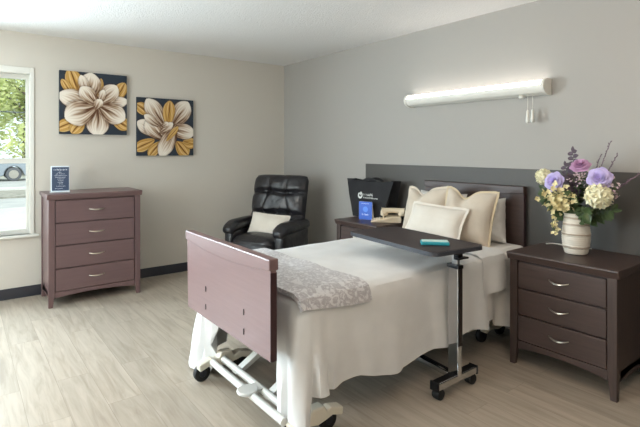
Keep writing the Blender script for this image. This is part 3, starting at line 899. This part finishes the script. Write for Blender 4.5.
strip('folded_blanket', 'white turned-down blanket fold lying across the bed just below the pillows', 'blanket', M['coverlet'], -.715, -.46,
      lambda y: .43 + .02 * math.sin(y * 9), lambda y: .43, .018, .690, 5., thick=.002, wav=.016, bump=.012)
strip('throw_blanket', 'folded grey and white damask throw across the foot of the bed', 'throw blanket', M['throw'], -2.125, -1.70,
      lambda y: .615 + .015 * math.sin(y * 8), lambda y: .6, .008, .688, 9., thick=.024, wav=.0, ny=36, bump=.008, edge=.03)

# pillows against the headboard
cushion('bed_pillow', 'crumpled white bed pillow standing behind the square cushion nearest the vase', 'pillow', (3.025, -.225, .66), (R(-14), R(-6), R(10)), .42, .33, .27, M['pillow'], wr=.05, seed=1, n=40)
cushion('bed_pillow', 'white bed pillow mostly hidden behind the far square cream cushion', 'pillow', (2.60, -.19, .675), (R(-14), 0, R(-3)), .50, .34, .15, M['pillow'], wr=.015, seed=2)
cushion('square_cushion', 'far square cream linen cushion with dented top, nearest the telephone', 'cushion', (2.615, -.40, .672), (R(-17), R(-3), R(-4)), .43, .395, .17, M['cushion'], M['cushion'], .016, 'square cream cushions on the bed', chop=.06, seed=3)
cushion('square_cushion', 'near square cream linen cushion with dented top and tan flange, nearest the flower vase', 'cushion', (3.005, -.40, .668), (R(-17), R(3), R(8)), .395, .405, .17, M['cushion'], M['piping'], .015, 'square cream cushions on the bed', chop=.065, seed=6)
cushion('lumbar_cushion', 'pale cream oblong cushion lying in front of the two square cushions', 'cushion', (2.835, -.56, .708), (R(-28), R(2), R(3)), .47, .25, .13, M['cushion_pale'], M['cushion_pale'], .018, seed=8)

# ------------------------------------------------------------------ overbed table
def overbed_table():
    t = thing('overbed_table', 'overbed table with dark walnut top and chrome stand rolled over the bed', 'overbed table', (3.13, -1.09, 0), R(-6))
    W, D, r = .79, .40, .05
    pl = []
    for cx, cy, a0 in ((W / 2 - r, D / 2 - r, 0), (-W / 2 + r, D / 2 - r, 90), (-W / 2 + r, -D / 2 + r, 180), (W / 2 - r, -D / 2 + r, 270)):
        for k in range(7): a = R(a0 + 15 * k); pl.append((cx + r * math.cos(a), cy + r * math.sin(a)))
    MB().prism(pl, .787, .81, 'z').build('table_top', M['table_top'], t, bevel=.002)
    rim = MB()
    n = len(pl)
    for z0, z1, o in ((.785, .8085, .004),):
        A = [rim.bm.verts.new((x * (1 + o / (W / 2)), y * (1 + o / (D / 2)), z0)) for x, y in pl]; B = [rim.bm.verts.new((x * (1 + o / (W / 2)), y * (1 + o / (D / 2)), z1)) for x, y in pl]
        for i in range(n): rim.bm.faces.new((A[i], A[(i + 1) % n], B[(i + 1) % n], B[i]))
    rim.build('edge_strip', M['black_edge'], t, solid=.004)
    xc, yc = .343, .02
    MB().bb(xc - .045, xc + .03, yc - .016, yc + .016, .09, .71).build('outer_column', M['chrome'], t, bevel=.004)
    MB().bb(xc - .022, xc + .02, yc - .011, yc + .011, .71, .775).build('inner_column', M['chrome'], t, bevel=.003)
    MB().bb(xc + .0305, xc + .034, yc - .016, yc + .016, .26, .71).build('column_strip', M['bronze'], t)  # dark reflection in the chrome column, put on as a coloured strip
    MB().bb(xc - .05, xc + .038, yc - .021, yc + .021, .69, .712).build('column_collar', M['black_steel'], t, bevel=.004)
    MB().bb(xc - .35, xc + .03, yc - .04, yc + .04, .772, .787).build('top_bracket', M['black_steel'], t, bevel=.003)
    lv = MB(); lv.bb(xc - .0, xc + .035, yc - .02, yc + .02, .74, .774); lv.bb(xc + .02, xc + .055, yc - .035, yc + .045, .748, .758); lv.build('height_lever', M['black_steel'], t, bevel=.004)
    def turn(mb, x):
        m = Matrix.Translation((x, yc, 0)) @ Matrix.Rotation(R(6), 4, 'Z') @ Matrix.Translation((-x, -yc, 0))
        mb.bm.transform(m); return mb
    for x in (xc, xc - .74):
        b = turn(MB().bb(x - .026, x + .026, yc - .185, yc + .165, .058, .098), x).build('cross_bar', M['chrome'], t, bevel=.005)
        turn(MB().bb(x - .022, x + .018, yc - .183, yc + .163, .0975, .1005), x).build('bar_cap', M['black_steel'], b)
        for s, e in ((-1, -.185), (1, .165)):
            turn(MB().bb(x - .029, x + .029, yc + e - .006, yc + e + .006, .054, .103), x).build('end_plug', M['black_steel'], b, bevel=.003)
            w = MB(); w.lathe([(.018, -.024), (.028, -.022), (.03, -.016), (.03, .016), (.028, .022), (.018, .024)], (x, yc + e - s * .03, .0305), 20, 'x'); w.bb(x - .02, x + .02, yc + e - s * .05, yc + e - s * .01, .03, .062)
            turn(w, x).build('caster', M['rubber'], t)
    lb = MB().bb(xc - .72, xc - .04, yc - .022, yc + .022, .062, .092).build('long_bar', M['chrome'], t, bevel=.004)
    MB().bb(xc - .72, xc - .04, yc - .0, yc + .018, .0915, .0945).build('bar_cap', M['black_steel'], lb)
M['bronze'] = plain('dark_bronze', '#3a3431', .3, .5)  # tone of the dark reflection painted on the chrome column
M['black_edge'] = plain('charcoal_edge_strip', '#3c3f46', .3, spec=.6)
overbed_table()

def teal_packet():
    t = thing('tissue_packet', 'small teal packet lying on the dark walnut table top', 'packet', (3.36, -1.15, .8105), R(44))
    MB().bb(-.08, .08, -.035, .035, 0, .02).build('packet_body', plain('teal_print', '#2f97a6', .4), t, bevel=.006, seg=3)
    MB().bb(-.074, .074, -.03, .03, .0195, .023).build('packet_top', plain('pale_teal_film', '#bfe0dc', .35), t, bevel=.002)
teal_packet()

# ------------------------------------------------------------------ vase, cord and flowers
VX, VY, VZ = 3.752, -.27, .711
def vase():
    t = thing('ceramic_vase', 'cream ceramic vase with brown ribbed bands on the dark nightstand', 'vase', (VX, VY, VZ))
    outer = [(.058, 0), (.066, .006), (.076, .05), (.081, .09), (.0805, .13), (.076, .17), (.070, .21), (.0685, .243), (.072, .252)]
    pr = []
    for i in range(61):
        z = .252 * i / 60
        for k in range(len(outer) - 1):
            if outer[k][1] <= z <= outer[k + 1][1]:
                r_ = lerp(outer[k][0], outer[k + 1][0], (z - outer[k][1]) / (outer[k + 1][1] - outer[k][1])); break
        for zb in (.045, .125, .185, .225): r_ += .0025 * math.exp(-((z - zb) / .007) ** 2)
        pr.append((r_ + .001 * math.sin(i * 2.1), z))
    inner = [(.068, .252), (.064, .245), (.064, .21), (.07, .12), (.05, .03), (.0, .02)]
    mb = MB(); mb.lathe(pr + inner[:-1], (0, 0, 0), 40)
    m, nt, b = nmat('banded_cream_ceramic')
    tc = nt.nodes.new('ShaderNodeTexCoord'); sx = nt.nodes.new('ShaderNodeSeparateXYZ'); nt.links.new(tc.outputs['Object'], sx.inputs[0])
    nz = N(nt, 'ShaderNodeTexNoise', Scale=30., Detail=4.); nt.links.new(tc.outputs['Object'], nz.inputs['Vector'])
    ma = nt.nodes.new('ShaderNodeMath'); ma.operation = 'MULTIPLY_ADD'; ma.inputs[1].default_value = .012; nt.links.new(nz.outputs['Fac'], ma.inputs[0]); nt.links.new(sx.outputs['Z'], ma.inputs[2])
    mr = nt.nodes.new('ShaderNodeMapRange'); mr.inputs[1].default_value = 0; mr.inputs[2].default_value = .26; nt.links.new(ma.outputs[0], mr.inputs[0])
    cr, br = lin('#d5cdbf'), lin('#a39584')
    st = [(0, cr)]
    for zb in (.051, .131, .191, .231): q = zb / .26; st += [(q - .035, cr), (q - .012, br), (q + .012, br), (q + .03, cr)]
    st = sorted(st, key=lambda e: e[0])
    nt.links.new(ramp(nt, mr.outputs[0], st), b.inputs['Base Color']); b.inputs['Roughness'].default_value = .5
    bp = N(nt, 'ShaderNodeBump', Strength=.15, Distance=.01); nt.links.new(nz.outputs['Fac'], bp.inputs['Height']); nt.links.new(bp.outputs['Normal'], b.inputs['Normal'])
    mb.build('vase_body', m, t)
vase()
c = MB(); c.tube([(3.50, -.145, .7155), (3.505, -.12, .7155), (3.52, -.1, .7155), (3.55, -.09, .7155), (3.60, -.1, .7155), (3.64, -.12, .7155), (3.70, -.11, .7155), (3.76, -.07, .7155)], .004, 8)
tag(recenter(c, (3.6, -.1, .7115)).build('power_cord', M['white_trim'], None, loc=(3.6, -.1, .7115)), 'thin white cord lying on the dark nightstand behind the vase', 'cord')

PURP = plain('lavender_petal', '#bdb0dd', .6, var=.12, bscale=25.)
MAG = plain('magenta_petal', '#c397bb', .6, var=.2, bscale=25.)
CRM = plain('cream_petal', '#e8e4c6', .65, var=.06, bscale=30.)
YEL = plain('pale_yellow_petal', '#e3d7a8', .65, var=.1, bscale=30.)
STEM = plain('green_stem', '#4a5a34', .6)
LEAF = plain('green_leaf', '#3e4f2b', .55, var=.25, bscale=20.)
PLUM = plain('plum_leaf', '#50424e', .6, var=.25, bscale=18.)
TWIG = plain('mauve_twig', '#6d5a66', .7, var=.2, bscale=30.)
FILL = plain('dusty_pink_filler', '#b9a3a8', .7, var=.2, bscale=40.)

def basis(n):
    n = Vector(n).normalized(); u = n.orthogonal().normalized(); return u, n.cross(u), n
def stem_pts(tip, bend=.3):
    b = Vector((VX + random.uniform(-.02, .02), VY + random.uniform(-.02, .02), VZ + .07))
    tip = Vector(tip)
    neck = Vector((VX + (tip.x - VX) * .22, VY + (tip.y - VY) * .22, VZ + .27))
    # keep the stem inside the vase mouth
    d = neck.xy - Vector((VX, VY))
    if d.length > .045: d *= .045 / d.length; neck.x, neck.y = VX + d.x, VY + d.y
    out = []
    for k in range(13):
        q = k / 12; out.append(b * (1 - q) ** 2 + neck * 2 * q * (1 - q) + tip * q * q)
    return out
def flower_root(name, label, group):
    return thing(name, label, 'flower', (VX, VY, VZ + .07), 0, group)
def loc_(mb):
    for v in mb.bm.verts: v.co -= Vector((VX, VY, VZ + .07))
    return mb
def leaf(mb, base, d, L, W, droop=.2, nrm=(0, 0, 1), n=5):
    d = Vector(d).normalized(); side = d.cross(Vector(nrm))
    if side.length < .1: side = d.cross(Vector((1, 0, 0)))
    side.normalize(); up = side.cross(d)
    prev = None
    for k in range(n + 1):
        q = k / n; w = W * math.sin(PI * min(1, q * .93 + .07)) ** .8 * .5
        c = Vector(base) + d * L * q - Vector((0, 0, droop * L * q * q)) 
        row = [mb.bm.verts.new(c - side * w + up * w * .35), mb.bm.verts.new(c), mb.bm.verts.new(c + side * w + up * w * .35)]
        if prev:
            mb.bm.faces.new((prev[0], prev[1], row[1], row[0])); mb.bm.faces.new((prev[1], prev[2], row[2], row[1]))
        prev = row
def rose_bloom(c, n, r):
    mb = MB(); u, v, w = basis(n); c = Vector(c)
    for ring, (cnt, rad, hgt, curl) in enumerate(((3, .28, .62, -.1), (4, .45, .62, .0), (5, .68, .52, .12), (6, .9, .34, .3), (6, 1.05, .08, .5))):
        for k in range(cnt):
            a0 = 2 * PI * k / cnt + ring * .7; half = PI / cnt * 1.35
            def P(i, j):
                a = a0 + (i * 2 - 1) * half
                edge = 1 - .25 * (i * 2 - 1) ** 4
                rr = r * rad * (j ** .6) * (1 + .1 * curl * j) + r * .05
                h = r * (hgt * math.sin(j * PI / 2 * (1 + curl)) * edge) - r * .2 * (rad)
                rr *= (1 + .08 * math.sin(i * 9 + ring))
                return c + (u * math.cos(a) + v * math.sin(a)) * rr + w * h
            mb.grid(P, 7, 5)
    return mb
def puff_bloom(c, r, npet, seed, ps=.4):
    mb = MB(); rnd = random.Random(seed); c = Vector(c)
    for k in range(npet):
        z = 1 - 2 * (k + .5) / npet; a = k * 2.39996
        d = Vector((math.sqrt(1 - z * z) * math.cos(a), math.sqrt(1 - z * z) * math.sin(a), z))
        u, v, w = basis(d); sp = rnd.uniform(0, PI)
        uu = u * math.cos(sp) + v * math.sin(sp); vv = w.cross(uu)
        p = c + d * r * rnd.uniform(.72, .88)
        R_ = r * ps * rnd.uniform(.8, 1.2)
        cen = mb.bm.verts.new(p)
        rim = [mb.bm.verts.new(p + (uu * math.cos(t) + vv * math.sin(t)) * R_ * (.8 + .3 * math.sin(3 * t)) + d * R_ * (.45 + .25 * math.sin(4 * t))) for t in [2 * PI * i / 10 for i in range(10)]]
        for i in range(10): mb.bm.faces.new((cen, rim[i], rim[(i + 1) % 10]))
    core = bmesh.ops.create_icosphere(mb.bm, subdivisions=2, radius=r * .74)
    for v in core['verts']: v.co += c
    return mb
def cut_flower(name, label, group, c, r, kind, m, n=(.1, -1, .35), seed=0):
    root = flower_root(name, label, group)
    c = Vector(c); nn = Vector(n).normalized()
    sp = stem_pts(c - nn * r * .3)
    loc_(MB().tube(sp, .0028, 6)).build('stem', STEM, root)
    b = rose_bloom(c, n, r) if kind == 'rose' else puff_bloom(c, r, 60, seed)
    loc_(b).build('bloom', m, root)
    lf = MB()
    for k in range(3):
        a = random.uniform(0, 2 * PI); p = sp[8 + k]
        leaf(lf, p, (math.cos(a), math.sin(a) - .4, .35), r * 1.9, r * .9, .3)
    loc_(lf).build('leaves', LEAF, root)
cut_flower('rose', 'lavender rose on the window side of the vase, beside a cream flower', 'lavender roses in the vase', (3.655, -.36, 1.158), .056, 'rose', PURP, (-.15, -1, .3))
cut_flower('rose', 'large lavender rose on the wall-lamp side, highest at the right of the bouquet', 'lavender roses in the vase', (3.92, -.35, 1.19), .060, 'rose', PURP, (.25, -1, .35))
cut_flower('rose', 'single magenta rose at the top middle of the bouquet', None, (3.776, -.27, 1.262), .052, 'rose', MAG, (.05, -.6, .8))
cut_flower('carnation', 'cream carnation at the bed side of the bouquet, behind a lavender rose', 'cream carnations in the vase', (3.555, -.285, 1.178), .05, 'puff', CRM, seed=2)
cut_flower('carnation', 'big cream carnation directly below the large lavender rose', 'cream carnations in the vase', (3.925, -.37, 1.088), .068, 'puff', CRM, seed=5)

def spray(name, label, main, florets, m, size, group=None, seed=0, nm='blossoms', four=True):
    """thin branching stem with many small florets"""
    root = flower_root(name, label, group); rnd = random.Random(seed)
    st = MB(); st.tube(main, [.0026 * (1 - .5 * k / len(main)) for k in range(len(main))], 5)
    fl = MB()
    for p in florets:
        p = Vector(p); q = min(main, key=lambda e: (Vector(e) - p).length)
        if (Vector(q) - p).length > .004: st.tube([q, p], .0012, 4)
        d = Vector((rnd.uniform(-1, 1), -rnd.uniform(.2, 1), rnd.uniform(-.5, 1))).normalized(); u, v, w = basis(d)
        for k in range(5):
            a = 2 * PI * k / 5 + rnd.random(); e = u * math.cos(a) + v * math.sin(a)
            leaf(fl, p, e + w * .5, size * rnd.uniform(.8, 1.2), size * .8, .1, w, 3)
    loc_(st).build('stem', STEM, root); loc_(fl).build(nm, m, root)
rnd = random.Random(21)
mc = stem_pts((3.70, -.38, 1.08))
fl = [(3.705 + rnd.gauss(0, .042), -.385 + rnd.gauss(0, .025), 1.045 + rnd.gauss(0, .036)) for k in range(80)]
spray('blossom_branch', 'mass of small pale yellow blossoms low at the front of the bouquet', mc, fl, YEL, .023, 'pale yellow blossom sprays', 1)
hang = [Vector((VX, VY, VZ + .07)), Vector((3.74, -.29, 1.0)), Vector((3.70, -.35, 1.04)), Vector((3.665, -.37, 1.0)), Vector((3.655, -.375, .93)), Vector((3.66, -.375, .86)), Vector((3.665, -.372, .83))]
fl = [tuple(hang[3].lerp(hang[6], k / 26) + Vector((rnd.gauss(0, .014), rnd.gauss(0, .01), 0))) for k in range(27)]
spray('blossom_branch', 'pale yellow blossom sprig hanging down outside the vase', hang, fl, YEL, .015, 'pale yellow blossom sprays', 2)
mf = stem_pts((3.80, -.33, 1.19)); fl = [(3.80 + rnd.gauss(0, .035), -.33 + rnd.gauss(0, .025), 1.185 + rnd.gauss(0, .022)) for k in range(40)]
spray('filler_sprig', 'tiny dusty pink filler flowers between the magenta and lavender roses', mf, fl, FILL, .009, 'dusty pink filler sprigs', 3)
mf = stem_pts((4.0, -.33, 1.13)); fl = [(3.985 + rnd.gauss(0, .022), -.33 + rnd.gauss(0, .02), 1.12 + rnd.gauss(0, .045)) for k in range(34)]
spray('filler_sprig', 'tiny dusty pink filler flowers at the wall side of the large carnation', mf, fl, FILL, .01, 'dusty pink filler sprigs', 4)

def leafy(name, label, tip, nl, m, L, W, group, seed, start=.45, sm=STEM):
    root = flower_root(name, label, group); rnd = random.Random(seed)
    sp = stem_pts(tip)
    loc_(MB().tube(sp, [.003 * (1 - .05 * k) for k in range(13)], 5)).build('stem', sm, root)
    mb = MB()
    for k in range(nl):
        q = start + (1 - start) * k / (nl - 1); i = min(11, int(q * 12)); p = sp[i].lerp(sp[i + 1], q * 12 - i) if q < 1 else sp[12]
        d = (sp[min(12, i + 1)] - sp[i]).normalized(); s = 1 if k % 2 else -1
        side = Vector((d.z, rnd.uniform(-.5, .3), -d.x)).normalized() * s
        leaf(mb, p, d * .55 + side + Vector((0, rnd.uniform(-.4, .2), 0)), L * rnd.uniform(.8, 1.15) * (1.1 - .4 * q), W, .15, (0, -1, .3))
    leaf(mb, sp[12], sp[12] - sp[11], L * .7, W * .7, 0, (0, -1, .2))
    loc_(mb).build('leaves', m, root)
leafy('leaf_branch', 'upright plum-coloured leafy branch rising above the magenta rose', (3.725, -.25, 1.34), 24, PLUM, .06, .03, None, 1, .5)
leafy('leaf_branch', 'shorter plum-coloured leafy branch leaning toward the bed', (3.675, -.24, 1.25), 18, PLUM, .055, .028, None, 2, .55)
for i, (tip, lab) in enumerate((((3.60, -.34, 1.05), 'dark green leaf sprig under the cream carnation at the bed side'), ((3.78, -.40, 1.08), 'dark green leaf sprig at the front middle of the bouquet'),
                               ((3.88, -.40, .985), 'dark green leaf sprig drooping over the rim below the big carnation'), ((3.74, -.22, 1.17), 'dark green leaf sprig deep inside the bouquet'), ((3.64, -.29, 1.10), 'dark green leaf sprig behind the yellow blossoms'),
    ((3.55, -.26, 1.09), 'outermost dark green leaf sprig pointing toward the bed'), ((3.97, -.30, 1.0), 'dark green leaf sprig drooping toward the wall past the big carnation'))):
    leafy('green_sprig', lab, tip, 15, LEAF, .08, .034, 'dark green leaf sprigs', 10 + i, .4)
for i, (tip, lab) in enumerate((((3.935, -.24, 1.40), 'tallest mauve twig of the bouquet, pointing up at the wall'), ((3.965, -.22, 1.325), 'mid-height mauve twig next to the tallest one'),
                               ((4.10, -.20, 1.24), 'long mauve twig leaning far out toward the wall edge'), ((4.05, -.25, 1.19), 'lowest mauve twig leaning out beside the large lavender rose'), ((3.865, -.2, 1.32), 'thin curved mauve twig behind the magenta rose'))):
    root = flower_root('dried_twig', lab, 'mauve dried twigs'); sp = stem_pts(tip); rn = random.Random(i)
    loc_(MB().tube(sp, .002, 5)).build('stem', TWIG, root)
    mb = MB()
    for k in range(26):
        q = .55 + .45 * k / 25; j = min(11, int(q * 12)); p = sp[j].lerp(sp[j + 1], q * 12 - j) if q < 1 else sp[12]
        d = (sp[j + 1] - sp[j]).normalized(); a = rn.uniform(0, 2 * PI)
        leaf(mb, p, d + Vector((math.cos(a), math.sin(a), .1)) * .6, .017, .008, 0, (0, -1, 0), 2)
    loc_(mb).build('buds', TWIG, root)

# ------------------------------------------------------------------ outside the window
GZ = -.15
asph = plain('pale_asphalt', '#a9a9a6', .9, var=.12, bscale=1.5)
conc = plain('pale_concrete', '#bcbab4', .9, var=.08, bscale=2.)
struct('street', MB().bb(-45, -9.5, -45, 40, GZ - .2, GZ), asph)
struct('kerb', MB().bb(-15.6, -15.2, -45, 40, GZ, GZ + .13), plain('white_kerb', '#d5d4cf', .8))
struct('footpath', MB().bb(-9.5, -T - .02, -45, 40, GZ - .2, GZ + .002), conc)
tag(struct('planting_bed', MB().bb(-15.2, -12.4, -45, 40, GZ, GZ + .05), plain('mulch_bed', '#8f8c81', .95, var=.3, bscale=6.)), kind='structure')
def car():
    t = thing('car', 'pale blue-grey car parked on the street outside the window', 'car', (-22.9, -2.5, GZ), 0)
    paint = plain('pale_blue_car_paint', '#9ba4ad', .3, .2, spec=.6); dark = plain('tinted_window', '#39434d', .12, spec=.8); tyre = plain('dusty_tyre', '#5a5d62', .8)  # tyre grey lightened so its colour carries the outdoor haze
    # side outline in (y, z); front toward +y
    W = 1.78; y = lambda v: v
    body = [(-2.15, .32), (-2.2, .6), (-2.12, .92), (-1.95, 1.0), (.75, 1.0), (1.6, .93), (2.05, .8), (2.15, .55), (2.12, .28), (1.72, .25)]
    body += [(1.27 + .4 * math.cos(a), .32 + .4 * math.sin(a)) for a in [PI * k / 8 for k in range(1, 8)]] + [(.85, .25), (-.85, .25)]
    body += [(-1.3 + .4 * math.cos(a), .32 + .4 * math.sin(a)) for a in [PI * k / 8 for k in range(1, 8)]] + [(-1.72, .27)]
    MB().prism(body, -W / 2, W / 2, 'x').build('body', paint, t, bevel=.05, seg=3)
    cab = MB(); A = [(-2.0, .98), (.85, .98), (.15, 1.5), (-.2, 1.56), (-1.4, 1.54), (-1.75, 1.42)]
    P0 = [[cab.bm.verts.new((s * (W / 2 - .03 - .14 * (z - .98) / .56), yy, z)) for yy, z in A] for s in (-1, 1)]
    cab.bm.faces.new(P0[0]); cab.bm.faces.new(P0[1][::-1])
    for i in range(len(A)): cab.bm.faces.new((P0[0][i], P0[1][i], P0[1][(i + 1) % len(A)], P0[0][(i + 1) % len(A)]))
    co = cab.build('cabin', paint, t, bevel=.04, seg=2)
    for ya, yb, yc, yd in ((-1.75, -.75, -.75, -1.55), (-.65, .62, .08, -.65)):
        g = MB(); k = lambda z: W / 2 - .022 - .14 * (z - .98) / .56
        g.quad(((k(1.04), ya, 1.04), (k(1.04), yb, 1.04), (k(1.45), yc, 1.45), (k(1.45), yd, 1.45))); g.build('side_window', dark, co, solid=.01)
    ws = MB(); ws.quad(((-.66, .84, 1.03), (.66, .84, 1.03), (.58, .24, 1.46), (-.58, .24, 1.46))); ws.build('windscreen', dark, co, solid=.012)
    for yy in (1.27, -1.3):
        for s in (-1, 1):
            wl = MB().lathe([(.2, -.11), (.31, -.1), (.33, -.06), (.33, .06), (.31, .1), (.2, .11)], (s * .78, yy, .33), 28, 'x').build('wheel', tyre, t)
            rm = MB(); rm.lathe([(.05, -.113), (.2, -.113), (.215, -.1), (.215, .1), (.2, .113), (.05, .113)], (s * .78, yy, .33), 24, 'x'); rm.build('rim', M['nickel'], wl)
    MB().bb(.55, .89, 1.9, 2.13, .68, .82).build('headlight', M['chrome'], t, bevel=.03); MB().bb(-.89, -.55, 1.9, 2.13, .68, .82).build('headlight', M['chrome'], t, bevel=.03)
    for yy in (-.7, .45): MB().bb(W / 2 - .01, W / 2 + .015, yy - .16, yy - .02, .83, .86).build('door_handle', M['chrome'], t)
car()
bark = plain('grey_bark', '#6b6157', .9, bump=.5, bscale=15.)
LG = [plain('yellow_green_leaves', '#d3d99c', .7, var=.25, bscale=1.2), plain('mid_green_leaves', '#c3cd95', .7, var=.25, bscale=1.2), plain('light_green_leaves', '#dbe0b2', .7, var=.25, bscale=1.2)]
for m_ in LG:
    nt = m_.node_tree; pb = nt.nodes['Principled BSDF']; tr_ = nt.nodes.new('ShaderNodeBsdfTranslucent'); mx = nt.nodes.new('ShaderNodeMixShader'); mx.inputs[0].default_value = .45
    src = pb.inputs['Base Color'].links[0].from_socket; nt.links.new(src, tr_.inputs['Color'])
    nt.links.new(pb.outputs[0], mx.inputs[1]); nt.links.new(tr_.outputs[0], mx.inputs[2]); nt.links.new(mx.outputs[0], nt.nodes['Material Output'].inputs['Surface'])
def tree(x, y, h, r, k, label, seed):
    t = thing('tree', label, 'tree', (x, y, GZ), 0, 'trees beyond the street'); rn = random.Random(seed)
    tr = MB(); tr.tube([(0, 0, 0), (.1, .05, h * .3), (0, .15, h * .6), (.05, 0, h * .85)], [.22, .17, .11, .04], 10)
    for i in range(6):
        a = rn.uniform(0, 2 * PI); z = h * rn.uniform(.3, .65); tr.tube([(0, .1, z), (math.cos(a) * r * .4, math.sin(a) * r * .4, z + h * .12), (math.cos(a) * r * .75, math.sin(a) * r * .75, z + h * .2)], [.07, .05, .02], 6)
    tr.build('trunk', bark, t)
    cr = MB(); cl = [(rn.gauss(0, r * .42), rn.gauss(0, r * .42), h * rn.uniform(.12, .95), r * rn.uniform(.3, .5)) for _ in range(22)]
    for _ in range(4200):
        cx, cy, cz, cr_ = rn.choice(cl); d = Vector((rn.gauss(0, 1), rn.gauss(0, 1), rn.gauss(0, .8))).normalized() * cr_ * rn.uniform(.55, 1.)
        p = Vector((cx, cy, cz)) + d
        leaf(cr, p, (rn.uniform(-1, 1), rn.uniform(-1, 1), rn.uniform(-.6, .6)), rn.uniform(.25, .42), rn.uniform(.18, .28), .1, (rn.uniform(-.4, 1), rn.uniform(-.5, .5), 1), 2)
    cr.build('crown', LG[k], t)
tree(-29, -.1, 8.5, 3.4, 0, 'yellow-green tree seen straight behind the parked car', 1)
tree(-31, -5.2, 9.5, 3.6, 1, 'mid-green tree standing behind the back end of the parked car', 2)
tree(-33, 3.6, 9.0, 3.4, 2, 'pale green tree standing beyond the front end of the parked car', 3)
tree(-38, -3.6, 11., 4., 2, 'taller pale green tree filling the gap between two nearer trees', 4)
tree(-30, -12., 9., 3.5, 0, 'yellow-green tree farthest down the street past the car tail', 5)
tree(-36, 9.5, 10., 3.8, 1, 'mid-green tree farthest along the street past the car nose', 6)
# ------------------------------------------------------------------ daylight and added window fill
wd = bpy.data.worlds.new('World'); scene.world = wd; wd.use_nodes = True
bg = wd.node_tree.nodes['Background']; bg.inputs['Color'].default_value = (.84, .92, 1.0, 1); bg.inputs['Strength'].default_value = 2.0
sd = bpy.data.lights.new('sun', 'SUN'); sd.energy = 3.2; sd.angle = R(2); sd.color = (1, .95, .86)
so = bpy.data.objects.new('sun', sd); COL.objects.link(so); so.rotation_euler = Vector((-.55, .35, -.8)).to_track_quat('-Z', 'Y').to_euler(); so.location = (5, -5, 12)
def win_fill_light(nm, loc, rot, sx, sy, L, col):  # area lamp added outside an unseen window to brighten the room
    l = bpy.data.lights.new(nm, 'AREA'); l.shape = 'RECTANGLE'; l.size = sx; l.size_y = sy; l.energy = L * PI * sx * sy; l.color = col
    o = bpy.data.objects.new(nm, l); COL.objects.link(o); o.location = loc; o.rotation_euler = rot
a, b = WIN[1]
win_fill_light('window_daylight', (-T - .03, (a + b) / 2, (WZ0 + WZ1) / 2), (PI / 2, 0, -PI / 2), b - a, WZ1 - WZ0, 56., (.79, .885, 1.))
win_fill_light('window_daylight', ((FX0 + FX1) / 2, YF - T - .03, (FZ0 + FZ1) / 2), (PI / 2, 0, 0), FX1 - FX0, FZ1 - FZ0, 8.5, (.85, .915, 1.))

# ------------------------------------------------------------------ camera
cd = bpy.data.cameras.new('camera'); cam = bpy.data.objects.new('camera', cd); COL.objects.link(cam)
cd.sensor_width = 36; cd.lens = 472 * 36 / 640; cd.shift_y = -63.5 / 640; cd.clip_start = .05
cam.location = (5.123, -3.332, 1.3556); cam.rotation_euler = (PI / 2, 0, R(52.6))
scene.camera = cam
vs = scene.view_settings
vs.view_transform = 'Standard'; vs.look = 'None'; vs.gamma = 1; vs.use_curve_mapping = False; vs.exposure = .0
scene.render.film_transparent = False
try:
    scene.cycles.max_bounces = 10; scene.cycles.diffuse_bounces = 6; scene.cycles.transparent_max_bounces = 16; scene.cycles.sample_clamp_indirect = 4.
    scene.cycles.use_denoising = True
except Exception: pass
